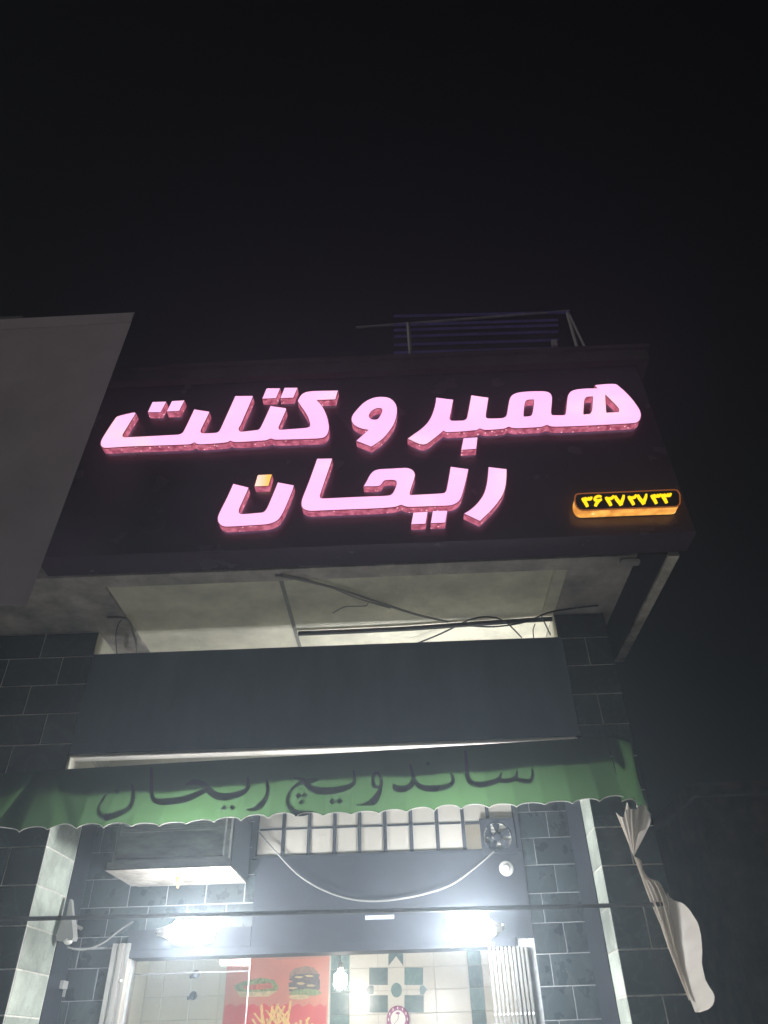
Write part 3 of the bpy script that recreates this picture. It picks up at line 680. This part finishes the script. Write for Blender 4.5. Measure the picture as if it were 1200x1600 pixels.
PRINT = [
 ([([(205, 490, 20), (150, 580, 25), (115, 670, 32), (130, 740, 65), (190, 772, 95), (270, 768, 95), (370, 735, 80), (460, 690, 55), (528, 600, 45), (545, 480, 50), (535, 390, 35), (525, 355, 15)], Z1)], [(345, 455, 75, Z1)]),
 ([([(770, 150, 36), (775, 300, 42), (775, 480, 50), (810, 560, 62), (900, 582, 80), (1050, 572, 85), (1200, 545, 82), (1330, 495, 72), (1440, 440, 62)], Z1),
   ([(160, 375, 20), (250, 335, 65), (350, 350, 70), (430, 410, 90), (490, 470, 90), (560, 510, 95), (660, 520, 95), (780, 500, 85), (880, 460, 70), (935, 410, 48), (945, 350, 45), (935, 275, 20)], Z2)], [(640, 660, 80, Z2), (742, 660, 80, Z2)]),
 ([([(925, 682, 18), (1010, 690, 55), (1090, 640, 80), (1150, 560, 60), (1185, 470, 45), (1185, 390, 45), (1170, 305, 20)], Z2)], []),
 ([([(725, 712, 12), (600, 730, 58), (490, 715, 80), (415, 650, 72), (395, 560, 48), (430, 450, 40), (490, 390, 36), (570, 345, 45), (690, 320, 60), (785, 300, 20)], Z3),
   ([(470, 285, 15), (580, 310, 55), (640, 370, 70), (700, 420, 85), (800, 445, 95), (930, 445, 90), (1060, 425, 80), (1160, 390, 62), (1220, 350, 48), (1232, 290, 38), (1220, 190, 20)], Z3)],
  [(530, 505, 82, Z3), (606, 505, 82, Z3), (570, 590, 82, Z3), (955, 580, 90, Z3), (1045, 575, 90, Z3)]),
 ([([(500, 305, 30), (445, 315, 40), (422, 390, 40), (440, 465, 55), (500, 478, 30)], Z4), ([(480, 290, 25), (525, 390, 40), (517, 490, 45), (480, 580, 75), (420, 660, 95), (330, 690, 45), (215, 702, 10)], Z4)], []),
 ([([(885, 190, 20), (912, 290, 36), (930, 390, 60), (875, 475, 75), (780, 502, 85), (705, 490, 78), (685, 440, 25)], Z4), ([(935, 370, 40), (985, 450, 62), (1070, 490, 78), (1200, 495, 82), (1330, 480, 74), (1410, 430, 55), (1420, 370, 45), (1392, 300, 25)], Z4)], [(1110, 185, 62, Z4)]),
 ([([(402, 75, 22), (415, 200, 34), (422, 315, 42), (455, 375, 48), (520, 395, 55), (620, 385, 55), (710, 350, 45), (742, 280, 12)], Z5), ([(705, 352, 40), (790, 362, 45), (865, 335, 40), (892, 265, 12)], Z5),
   ([(870, 340, 36), (950, 362, 45), (1010, 360, 40), (1036, 300, 28), (1025, 245, 12)], Z5)], [])]
for strokes, dots in PRINT:
    mb = MB()
    for pts, (o, s) in strokes: cloth_stroke(mb, pts, o, s)
    for u, v, d, (o, s) in dots: cloth_dot(mb, u, v, d, o, s)
    awb(mb, 'printed_word', M_AWNL, False)

# front rail across the shop front
ry = -0.66
a, b = at(-60, 1438, ry), at(1035, 1413, ry)
tag(MB().tube([a, b], 0.013, 10).build('awning_rail', M_RAIL, None, True), 'thin dark pipe running level across the shop front below the awning', 'pipe')

# hanging plastic side sheet beside the right pillar
CUO, CUS = (880, 1220), 1011 / 240
def cu(px, py, y): return at(CUO[0] + px / CUS, CUO[1] + py / CUS, y)
CU = empty('side_curtain', 'crumpled cream plastic sheet hanging off the awning corner at the right pillar', 'curtain', loc=tuple(cu(465, 500, -0.7)))
cuinv = Matrix.Translation(-cu(465, 500, -0.7))
def interp(tab, y):
    if y <= tab[0][0]: return tab[0][1]
    for (a, b), (c, d) in zip(tab, tab[1:]):
        if y <= c: return b + (d - b) * (y - a) / (c - a)
    return tab[-1][1]
def loft(name, left, right, y0, y1, depth, N=90, K=26):
    vs = []; fs = []
    for i in range(N + 1):
        t = i / N; py = y0 + (y1 - y0) * t; l, r_ = interp(left, py), interp(right, py)
        for k in range(K + 1):
            u = k / K; vs.append(cu(l + (r_ - l) * u, py, depth(u, t, (r_ - l) / 250)))
    for i in range(N):
        for k in range(K):
            a = i * (K + 1) + k; fs.append((a, a + 1, a + K + 2, a + K + 1))
    o = MB().add(vs, fs).build(name, M_SHEET, CU, True); o.matrix_parent_inverse = cuinv; return o
loft('hanging_panel', [(735, 682), (850, 700), (1050, 737), (1250, 777), (1400, 820), (1524, 868)],
     [(735, 688), (770, 705), (788, 730), (800, 775), (815, 800), (850, 832), (890, 858), (930, 884), (970, 897), (990, 899), (1010, 906), (1120, 916), (1200, 911), (1250, 922), (1310, 936), (1350, 958), (1390, 985), (1420, 997), (1450, 995), (1480, 982), (1505, 955), (1524, 900)],
     735, 1524, lambda u, t, w: -0.66 - 0.34 * u * w + 0.035 * math.sin(u * 3.14) * w + 0.012 * math.sin(t * 8 + 1) * u + 0.004 * math.sin(t * 37 + u * 5) * u, 110, 24)
loft('pleated_strip', [(498, 464), (640, 515), (800, 575), (950, 640), (1100, 690), (1300, 770), (1445, 826)],
     [(498, 470), (510, 500), (530, 516), (550, 521), (580, 524), (600, 535), (630, 556), (645, 575), (652, 612), (670, 635), (700, 655), (760, 682), (900, 712), (1050, 740), (1250, 780), (1445, 836)],
     498, 1445, lambda u, t, w: -0.675 + 0.05 * w * u + 0.016 * math.sin(u * 19 + 1.5 * t) * min(1, 3 * w) + 0.008 * math.sin(u * 47 - 2 * t) * min(1, 3 * w), 90, 48)
fan = [(345, 205), (360, 222), (378, 236), (397, 240), (408, 190), (420, 140), (430, 165), (440, 186), (480, 186), (500, 172), (520, 157), (537, 155), (548, 168), (556, 200), (572, 235), (576, 262), (570, 292), (552, 316), (530, 326), (508, 332), (494, 352), (484, 400), (476, 450)]
fv = []; ff = []; FN_, FK = len(fan) * 4 - 3, 14
fpts = [(fan[min(i // 4, len(fan) - 1)][0] * (1 - (i % 4) / 4) + fan[min(i // 4 + 1, len(fan) - 1)][0] * (i % 4) / 4, fan[min(i // 4, len(fan) - 1)][1] * (1 - (i % 4) / 4) + fan[min(i // 4 + 1, len(fan) - 1)][1] * (i % 4) / 4) for i in range(FN_)]
for i, (x, y) in enumerate(fpts):
    u = i / (FN_ - 1)
    for k in range(FK + 1):
        v = k / FK; fv.append(cu(465 + (x - 465) * v, 500 + (y - 500) * v, -0.685 - 0.16 * max(0, u - 0.3) * v + 0.020 * math.sin(u * 42) * v * (1 if u < 0.42 else 0.25) + 0.02 * math.sin(v * 4) * u))
for i in range(FN_ - 1):
    for k in range(FK):
        a = i * (FK + 1) + k; ff.append((a, a + 1, a + FK + 2, a + FK + 1))
o = MB().add(fv, ff).build('gathered_top', M_SHEET, CU, True); o.matrix_parent_inverse = cuinv

# ------------------------------------------------------------------ wall-mounted things
# old cooler box
AYF = -0.38
c0, c1 = at(164, 1362, AYF), at(360, 1353, AYF); zb = (c0.z + c1.z) / 2
AC = empty('air_cooler', 'dusty grey metal air cooler box jutting out under the awning', 'air cooler', loc=((c0.x + c1.x) / 2, AYF, zb))
acinv = Matrix.Translation(-Vector(AC.location))
def acb(mb, n, m): o = mb.build(n, m, AC); o.matrix_parent_inverse = acinv; return o
X0, X1 = c0.x, c1.x
acb(MB().bbox(X0 + 0.02, X1 - 0.02, AYF + 0.03, WY - 0.006, zb + 0.012, zb + 0.46, 0.01), 'casing', M_ACB)
acb(MB().bbox(X0, X1, AYF, WY - 0.1, zb, zb + 0.011, 0.003), 'drip_tray', M_ACU)
acb(MB().box(X0 + 0.004, X1 - 0.004, AYF + 0.001, AYF + 0.010, zb + 0.0115, zb + 0.055), 'tray_lip', M_ACB)
gr = acb(MB().bbox(X0 + 0.05, X1 - 0.06, AYF + 0.012, AYF + 0.031, zb + 0.075, zb + 0.40, 0.008), 'front_panel', M_ACB)
for k in range(9):
    z = zb + 0.25 + k * 0.016; MB().box(X0 + 0.08, X1 - 0.09, AYF + 0.004, AYF + 0.0115, z, z + 0.008).build('louvre', M_ACB, gr).matrix_parent_inverse = Matrix.Identity(4)
sd2 = acb(MB().box(X1 - 0.019, X1 - 0.006, AYF + 0.05, WY - 0.02, zb + 0.03, zb + 0.44), 'side_panel', M_STEEL)
acb(MB().lathe([(0, .020), (.03, .018), (.034, .010), (.07, .009)], ((X0 + X1) / 2 + 0.0, AYF + 0.30, zb), (0, 0, -1), 10), 'drain_spout', mat('brass_drain', (0.55, 0.33, 0.06), 0.4, var=0.3, vscale=30))

# exhaust fan
fc = at(778, 1306, WY - 0.05)
FN = empty('exhaust_fan', 'square grey exhaust fan set in the last pane over the door', 'fan', loc=tuple(fc))
finv2 = Matrix.Translation(-fc)
def fnb(mb, n, m, sm=False, parent=FN):
    o = mb.build(n, m, parent, sm)
    if parent is FN: o.matrix_parent_inverse = finv2
    return o
h = 0.135; rr = 0.112; ring = [(fc.x + rr * math.cos(k * .19635), fc.z + rr * math.sin(k * .19635)) for k in range(32)]
fnb(MB().plate([[(fc.x - h, fc.z - h), (fc.x + h, fc.z - h), (fc.x + h, fc.z + h * 0.98), (fc.x - h, fc.z + h * 0.98)], ring], fc.y, fc.y + 0.012), 'frame', M_STEEL)
fnb(MB().sidewalls([ring[::-1], ring], fc.y + 0.012, fc.y + 0.06), 'shroud', M_STEEL)
for k in range(5):
    a0 = k * 2 * math.pi / 5 + 0.35; vsb = []
    for r_ in (0.03, 0.065, 0.100):
        for da, dy in ((-0.30, 0.030), (0.0, 0.022), (0.34, 0.012)):
            vsb.append((fc.x + r_ * math.cos(a0 + da), fc.y + dy, fc.z + r_ * math.sin(a0 + da)))
    fnb(MB().add(vsb, [(0, 1, 4, 3), (1, 2, 5, 4), (3, 4, 7, 6), (4, 5, 8, 7)]), 'blade', M_STEEL)
fnb(MB().lathe([(0, .028), (.012, .034), (.03, .034)], (fc.x, fc.y + 0.004, fc.z), (0, 1, 0), 18), 'hub', M_STEEL, True)
for k in range(9):
    z = fc.z - 0.096 + k * 0.024; hw = math.sqrt(max(0.0004, 0.110 ** 2 - (z - fc.z) ** 2))
    fnb(MB().box(fc.x - hw, fc.x + hw, fc.y + 0.048, fc.y + 0.058, z - 0.004, z + 0.004), 'rear_louvre', M_WHITE)
fnb(MB().box(fc.x - 0.12, fc.x + 0.12, fc.y + 0.061, fc.y + 0.064, fc.z - 0.12, fc.z + 0.12), 'back_plate', M_PANE)

# round junction disc under the fan
jc = at(791, 1357, WY - 0.03)
jo = empty('round_bell', 'round pale disc fixed on the wall below the exhaust fan', 'bell', loc=tuple(jc))
for nme, prof, m in [('base', [(0, .056), (.012, .054), (.018, .046)], M_GREYP), ('dome', [(.0185, .030), (.028, .027), (.034, .014), (.035, .001)], M_GREYP)]:
    o = MB().lathe(prof, (0, 0, 0), (0, -1, 0), 24).build(nme, m, jo, True)

# two big LED bulbs on brackets
def led(px0, px1, py, base_px, base_py, label):
    sgn = 1 if px0 < px1 else -1; y = -0.34
    p0, p1 = at(px0, py, y), at(px1, py + (px1 - px0) * -0.012, y); bb = at(base_px, base_py, y)
    L = abs(p1.x - p0.x); ax = Vector((sgn, 0.0, -0.02))
    E_ = empty('led_lamp', label, 'lamp', 'bare tubular lamps over the shop door', loc=tuple(p0))
    MB().lathe([(0, .056), (.005, .0645), (L * .3, .066), (L * .9, .066), (L * .97, .064), (L * .995, .052), (L, .012)], (0, 0, 0), ax, 24).build('diffuser', M_BULB, E_, True)
    nk = abs(bb.x - p0.x)
    MB().lathe([(-0.001, .050), (-.018, .049), (-nk * .55, .036), (-nk * .8, .026), (-nk, .022)], (0, 0, 0), ax, 20).build('neck', M_WHITE, E_, True)
    wp = Vector((bb.x - p0.x - sgn * 0.02, WY - p0.y, 0.03)); e = Vector((bb.x - p0.x - sgn * 0.02, 0, 0.0))
    MB().tube(curve([wp, Vector((wp.x, (WY - p0.y) * .4, 0.035)), Vector((wp.x, 0.05, 0.02)), e + Vector((sgn * 0.01, 0.01, 0)), e + Vector((sgn * .03, 0, 0))], 6), 0.011, 8).build('arm', M_GREYP, E_, True)
    MB().lathe([(0, .04), (.01, .038), (.016, .02)], wp, (0, -1, 0), 16).build('wall_rose', M_WHITE, E_, True)
led(272, 333, 1456, 246, 1458, 'glowing tubular lamp over the doorway, below the air cooler')
led(765, 701, 1450, 784, 1449, 'glowing tubular lamp over the doorway, below the exhaust fan')

# surveillance camera
k0 = at(106, 1452, -0.06)
CM = empty('security_camera', 'grey box security camera beside the pale side of the left pillar', 'camera', loc=tuple(k0))
body = [(-0.040, 0.075), (0.022, 0.075), (0.066, -0.055), (0.060, -0.072), (-0.045, -0.072), (-0.06, -0.05)]
MB().plate([body], -0.035, 0.05).build('housing', M_GREYP, CM)
MB().lathe([(0, .030), (.012, .030), (.02, .022), (.022, .014)], (0.022, -0.005, -0.068), (0.15, -0.5, -1), 18).build('lens', M_WHITE, CM, True)
MB().plate([[(-0.03, 0.19), (-0.018, 0.19), (0.022, 0.0765), (-0.03, 0.0765)]], -0.01, 0.03).build('hood', M_GREYP, CM)
MB().tube([(-0.03, 0.02, 0.03), (-0.05, 0.12, 0.05), (-0.05, WY - k0.y - 0.003, 0.05)], 0.014, 8).build('arm', M_GREYP, CM, True)
# flat bracket
q0, q1 = wz(68, 1536), wz(105, 1546)
bo = MB().box(q0[0], q1[0], WY - 0.09, WY - 0.003, q1[1], q0[1] + 0.005).box(q0[0] + 0.001, q1[0] - 0.005, WY - 0.012, WY - 0.004, q1[1] - 0.045, q1[1] - 0.001)
tag(bo.build('wall_bracket', M_GREYP), 'small pale metal bracket on the tiles beside the left pillar', 'bracket')

# ------------------------------------------------------------------ cables
def cable(pts, r, m, label, n=8):
    o = MB().tube(curve([at(x, y, Y) for x, y, Y in pts], n), r, 6).build('cable', m, None, True)
    return tag(o, label, 'cable')
cable([(403, 1298, WY - 0.05), (430, 1330, WY - 0.06), (470, 1370, WY - 0.08), (520, 1397, WY - 0.1), (575, 1408, WY - 0.1), (640, 1402, WY - 0.1), (700, 1385, WY - 0.09), (740, 1358, WY - 0.07), (772, 1330, WY - 0.055)], 0.0068, M_WIREW, 'pale cable sagging in front of the lintel towards the exhaust fan')
cable([(105, 1480, 0.05), (130, 1484, 0.12), (160, 1474, 0.2), (185, 1455, WY - 0.02), (208, 1440, WY - 0.01)], 0.007, M_WIREW, 'thin grey cable looping from the security camera')
zs = SOF - 0.012
def onz(px, py, z):
    d = FWD * FPX + RGT * (px - 600) + UPV * (800 - py); return CAM + d * ((z - CAM.z) / d.z)
def scable(pts, r, m, label, n=8):
    o = MB().tube(curve([onz(*p) for p in pts], n), r, 6).build('cable', m, None, True); return tag(o, label, 'cable')
scable([(466, 990, zs), (540, 987, zs), (640, 982, zs), (740, 975, zs), (830, 969, zs), (868, 967, zs)], 0.020, M_BLACK, 'thick black conduit along the cream ceiling above the fascia')
scable([(430, 899, zs), (470, 906, zs), (530, 921, zs), (600, 944, zs), (650, 960, zs), (700, 972, zs)], 0.010, M_GREYP, 'grey cable slanting across the cream ceiling from its front edge')
scable([(438, 897, zs), (500, 912, zs), (560, 935, zs), (610, 950, zs)], 0.006, M_GREYP, 'second thin grey cable slanting beside the first on the ceiling')
scable([(645, 1008, zs - .03), (680, 994, zs - .02), (710, 980, zs), (735, 968, zs - .02), (765, 964, zs - .02), (790, 972, zs - .03), (815, 996, zs - .06)], 0.007, M_BLACK, 'black cable arching over the conduit near the ceiling corner')
scable([(735, 978, zs), (775, 979, zs - .02), (820, 972, zs - .02), (858, 957, zs - .01), (900, 950, zs - .01), (935, 946, zs - .01)], 0.007, M_BLACK, 'black cable running out along the right end of the ceiling')
scable([(846, 962, zs), (852, 975, zs - .03), (860, 992, zs - .07)], 0.006, M_BLACK, 'short black cable dropping behind the right end of the fascia')
scable([(836, 975, zs), (833, 985, zs - .02), (834, 998, zs - .05)], 0.005, M_BLACK, 'thin black drop wire next to the short black cable')
scable([(520, 958, zs), (540, 948, zs), (570, 947, zs), (575, 942, zs)], 0.004, M_GREYP, 'hair-thin loop of wire on the cream ceiling')
scable([(168, 966, zs), (188, 966, zs), (202, 972, zs - .01), (212, 1000, zs - .06), (216, 1030, zs - .1)], 0.012, M_GREYP, 'grey pipe bending down at the left end of the ceiling')
scable([(195, 965, zs), (185, 975, zs - .02), (181, 995, zs - .05), (183, 1024, zs - .10)], 0.004, M_BLACK, 'thin black wire hanging at the left end of the ceiling')

# ------------------------------------------------------------------ inside the shop
PO = empty('menu_poster', 'red and salmon poster printed with a burger, a sandwich and fries', 'poster', loc=(0, IB, 0))
def pob(pts, n, m, d):
    o = MB().plate([[iz(*p) for p in pts]], IB - 0.010 - d, IB - 0.009).build(n, m, PO); o.matrix_parent_inverse = Matrix.Translation((0, -IB, 0)); return o
def px5(pts): return [(340 + u / 5, 1440 + v / 5) for u, v in pts]
pob(px5([(95, 100), (880, 80), (870, 480), (850, 1000), (20, 1000), (60, 560)]), 'backing', M_PSALM, 0.004)
wave = [(60, 660)]
for k in range(9): wave += [(75 + k * 88, 655), (105 + k * 87, 640), (130 + k * 87, 655), (146 + k * 87, 668)]
pob(px5(wave + [(853, 640), (838, 1000), (22, 1000)]), 'red_band', M_PRED, 0.0052)
def ell(cx, cy, rx, ry_, n=20, wob=0.0): return [(cx + rx * math.cos(2 * math.pi * k / n) * (1 + wob * rnd.uniform(-1, 1)), cy - ry_ * math.sin(2 * math.pi * k / n) * (1 + wob * rnd.uniform(-1, 1))) for k in range(n)]
pob(px5([(560, 440), (570, 395), (610, 365), (690, 348), (750, 358), (785, 395), (790, 430), (700, 425)]), 'printed_bun', M_BUN, 0.0054)
pob(px5([(556, 455), (600, 415), (700, 405), (800, 410), (790, 455), (700, 450), (600, 470)]), 'printed_patty', M_PATTY, 0.0058)
pob(px5([(556, 480), (640, 455), (800, 450), (800, 530), (700, 560), (560, 545)]), 'printed_filling', M_PATTY, 0.0054)
for u, v in [(640, 435), (720, 425), (650, 485), (590, 520), (730, 500)]: pob(px5(ell(u, v, 34, 9, 12, .2)), 'printed_cheese', M_BREAD, 0.0062)
pob(px5(ell(690, 555, 130, 28, 24, .15)), 'printed_lettuce', M_LETT, 0.0066)
pob(px5(ell(640, 590, 80, 20, 16, .12)), 'printed_crumb', M_BREAD, 0.0070)
pob(px5([(130, 500), (200, 470), (340, 440), (440, 455), (480, 510), (460, 550), (250, 560), (150, 545)]), 'printed_sandwich', M_LETT, 0.0054)
pob(px5([(150, 545), (300, 550), (470, 540), (400, 585), (180, 590)]), 'printed_roll', M_BREAD, 0.0058)
pob(px5([(200, 505), (300, 490), (420, 480), (440, 520), (300, 535), (210, 530)]), 'printed_tomato', M_TOM, 0.0062)
for k in range(26):
    u = rnd.uniform(300, 740); v = 760 + (abs(u - 470) * 0.28) + rnd.uniform(-70, 60); a = rnd.uniform(-.7, .7); L_ = rnd.uniform(60, 100); dx, dy = math.sin(a) * L_, math.cos(a) * L_
    pob(px5([(u - dx - 9, v - dy), (u - dx + 9, v - dy), (u + dx + 9, v + dy), (u + dx - 9, v + dy)]), 'printed_fry', M_FRIES, 0.0058 + 0.0003 * (k % 9))
for u, v, rx in [(315, 208, 14), (330, 208, 10), (540, 205, 22), (665, 203, 18)]: pob(px5(ell(u, v, rx, 12, 12)), 'printed_mark', M_PATTY, 0.0054)
pob(px5([(440, 290), (450, 262), (478, 275), (860, 262), (862, 280), (480, 302)]), 'printed_line', mat('print_rust', (0.52, 0.20, 0.13), 0.4), 0.0054)
# hooks on the pale wall
for (u, v, lab) in [(308, 1523, 'upper small grey hook on the pale wall behind the glass door'), (304, 1556, 'lower small grey-green hook on the pale wall behind the glass door')]:
    p = at(u, v, IB - 0.002); o = MB().lathe([(0, .03), (.02, .028), (.05, .04), (.075, .036), (.08, .01)], p, (0, -1, 0), 14)
    o.lathe([(0, .016), (.08, .02)], (p.x - 0.07, p.y - 0.02, p.z - 0.02), (1, 0, 0.2), 8)
    tag(o.build('wall_hook', M_STEEL, None, True), lab, 'hook', 'hooks on the shop wall')
# clock
cc = at(622, 1593, IB - 0.012)
CK = empty('wall_clock', 'round purple-rimmed wall clock under the green tile cross', 'clock', loc=tuple(cc))
rc = 0.118
MB().lathe([(0, rc), (.03, rc), (.038, rc - .008), (.034, rc * .66)], (0, 0, 0), (0, -1, 0), 40).build('rim', M_PURP, CK, True)
MB().lathe([(0.03, rc * .67), (.0345, rc * .655)], (0, 0, 0), (0, -1, 0), 40).build('dial', M_CLOCKF, CK)
for k in range(12):
    a = k * math.pi / 6; x, z = math.sin(a) * rc * .83, math.cos(a) * rc * .83
    MB().box(x - .005, x + .005, -.044, -.035, z - .011, z + .011).build('hour_mark', M_CLOCKF, CK)
for a, L_, wd in [(R(8), .062, .006), (R(228), .058, .004)]:
    dx, dz = math.sin(a), math.cos(a)
    MB().plate([[(-dz * wd / 2, dx * wd / 2), (dz * wd / 2, -dx * wd / 2), (dx * L_ + dz * wd / 3, dz * L_ - dx * wd / 3), (dx * L_ - dz * wd / 3, dz * L_ + dx * wd / 3)]], -.039, -.036).build('hand', M_PURP, CK)
MB().plate([[(0.022 * math.cos(k * .5236), .052 + 0.011 * math.sin(k * .5236)) for k in range(12)]], -.0405, -.0392).build('emblem', M_PURP, CK)
# hanging bulb
hb = at(532, 1524, 1.9)
HB = empty('hanging_bulb', 'glowing white bulb hanging from its cord inside the shop', 'bulb', loc=tuple(hb))
MB().lathe([(0, .022), (.01, .05), (.03, .056), (.09, .056), (.11, .048), (.125, .02)], (0, 0, 0.02), (0, 0, -1), 22).build('globe', M_BULB2, HB, True)
MB().lathe([(0, .020), (.05, .026), (.075, .03)], (0, 0, 0.105), (0, 0, -1), 16).build('socket', M_GREYP, HB, True)
MB().tube([(0, 0, 0.10), (-0.01, 0, 0.3), (0.0, 0, RZ - hb.z - 0.001)], 0.006, 6).build('cord', M_BLACK, HB, True)

# ------------------------------------------------------------------ roof rack
ry0 = -0.30
def rk(px, py): p = at(px, py, ry0); return p
RK = empty('roof_rack', 'bluish slatted metal rack standing on the flat roof above the sign', 'rack', loc=(rk(760, 520).x, ry0, 6.402))
rinv = Matrix.Translation(-Vector(RK.location))
def rkb(mb, n, m): o = mb.build(n, m, RK); o.matrix_parent_inverse = rinv; return o
def bar(a, b, r, n, m): return rkb(MB().tube([a, b], r, 6), n, m)
for y0, y1 in [(494, 488), (508, 500), (516, 508), (526, 518), (539, 531), (551, 544)]:
    a, b = rk(615, y0), rk(872 + (890 - 872) * (y0 == 494), y1); rkb(MB().tube([a, b], 0.020, 4), 'slat', M_RACK)
bar(rk(556, 512), rk(890, 486), 0.017, 'top_rail', M_RACKP)
a = rk(638, 506); bar(a, Vector((a.x, ry0 + 0.002, 6.402)), 0.028, 'post', M_RACKP)
a = rk(886, 488); bar(a, Vector((a.x, ry0 + 0.002, 6.402)), 0.020, 'post', M_RACKP)
b = rk(908, 552); bar(a + Vector((0.02, 0.01, 0)), Vector((b.x, ry0 - 0.3, 6.402 + 0.75)), 0.014, 'brace', M_RACKP)
q = rk(866, 538); rkb(MB().box(q.x - .03, q.x + .03, ry0 - .03, ry0 + .02, q.z - .05, q.z + .05), 'clamp', M_RACKP)

# ------------------------------------------------------------------ neighbours
NB = empty('neighbour_building', 'dark rendered building adjoining the shop at its left end', 'building', loc=(-6, 0, 0))
MB().box(-12.0 + 6, -3.43 + 6, -0.35, 6.0, 0, 4.3).build('wall', M_NBODY, NB)
MB().box(-12.0 + 6, -3.44 + 6, -1.7, 6.0, 4.302, 7.2).build('upper_wall', M_NBODY, NB)
SBD = empty('blank_signboard', 'tall blank grey signboard on the neighbouring building at left', 'sign', loc=(-4, -2.0, 4))
t0, t1, b1, b0 = at(211, 488, -2.0), at(-700, 545, -2.0), at(-600, 990, -2.0), at(42, 945, -2.0)
lpn = [(b1.x + 4, b0.z - 4 - 0.03), (b0.x + 4, b0.z - 4), (t0.x + 4, t0.z - 4), (b1.x + 4, t0.z - 4 - 0.03)]
nbm = MB().plate([lpn], 0, 0.010)
nbm.v[4:] = [(x + (0.06 if i in (0, 3) else -0.06), y, z + (0.06 if i in (0, 1) else -0.06)) for i, (x, y, z) in enumerate(nbm.v[4:])]   # folded-back sheet edges
nbm.build('board', M_NWALL, SBD)
MB().box(lpn[3][0], lpn[2][0] - .05, 0.011, 0.05, lpn[3][1] - .12, lpn[3][1] - .06).build('back_rail', M_STEEL, SBD)
MB().plate([[(lpn[3][0], lpn[3][1] - .17), (lpn[2][0] - .013, lpn[2][1] - .14), (lpn[2][0] - .006, lpn[2][1] - .004), (lpn[3][0], lpn[3][1] - .034)]], -0.004, -0.0005).build('top_band', M_NWALL, SBD)
for z in (0.6, 2.2): MB().box(-4.0, lpn[0][0] + 2.2, 0.011, 0.299, z, z + 0.06).build('bracket', M_STEEL, SBD)
RB = empty('brick_building', 'dim brown brick building set back to the right of the shop', 'building', loc=(7, 3, 0))
MB().box(-3.4, 8, 0.5, 6, 0, 4.0).build('wall', M_BRICK, RB)
MB().box(-3.45, 8.05, 0.40, 6, 4.002, 4.15).build('parapet', M_BRICK, RB)
for x in (-2.0, 0.4, 2.8):
    wf = MB().box(x - .55, x + .55, 0.44, 0.499, 1.6, 2.9).build('window', M_STEEL, RB)
    for dx in (-.26, .26): MB().box(x + dx - .22, x + dx + .22, 0.43, 0.439, 1.68, 2.82).build('pane', mat('dark_pane', (0.02, 0.02, 0.025), 0.1), wf)

# ------------------------------------------------------------------ added scattering volume, standing in for lens glare round the lamps
hz = MB().box(-64, 64, -64, 64, -1.3, 9.2).build('glare_haze', M_WHITE)
hm = bpy.data.materials.new('glare_haze_air'); hm.use_nodes = True; t = hm.node_tree; t.nodes.clear()
vo = t.nodes.new('ShaderNodeVolumePrincipled'); vo.inputs['Color'].default_value = (0.76, 0.90, 1.0, 1); vo.inputs['Density'].default_value = 0.024; vo.inputs['Anisotropy'].default_value = 0.65
ou = t.nodes.new('ShaderNodeOutputMaterial'); t.links.new(vo.outputs[0], ou.inputs['Volume'])
hz.data.materials.clear(); hz.data.materials.append(hm); tag(hz, kind='stuff')
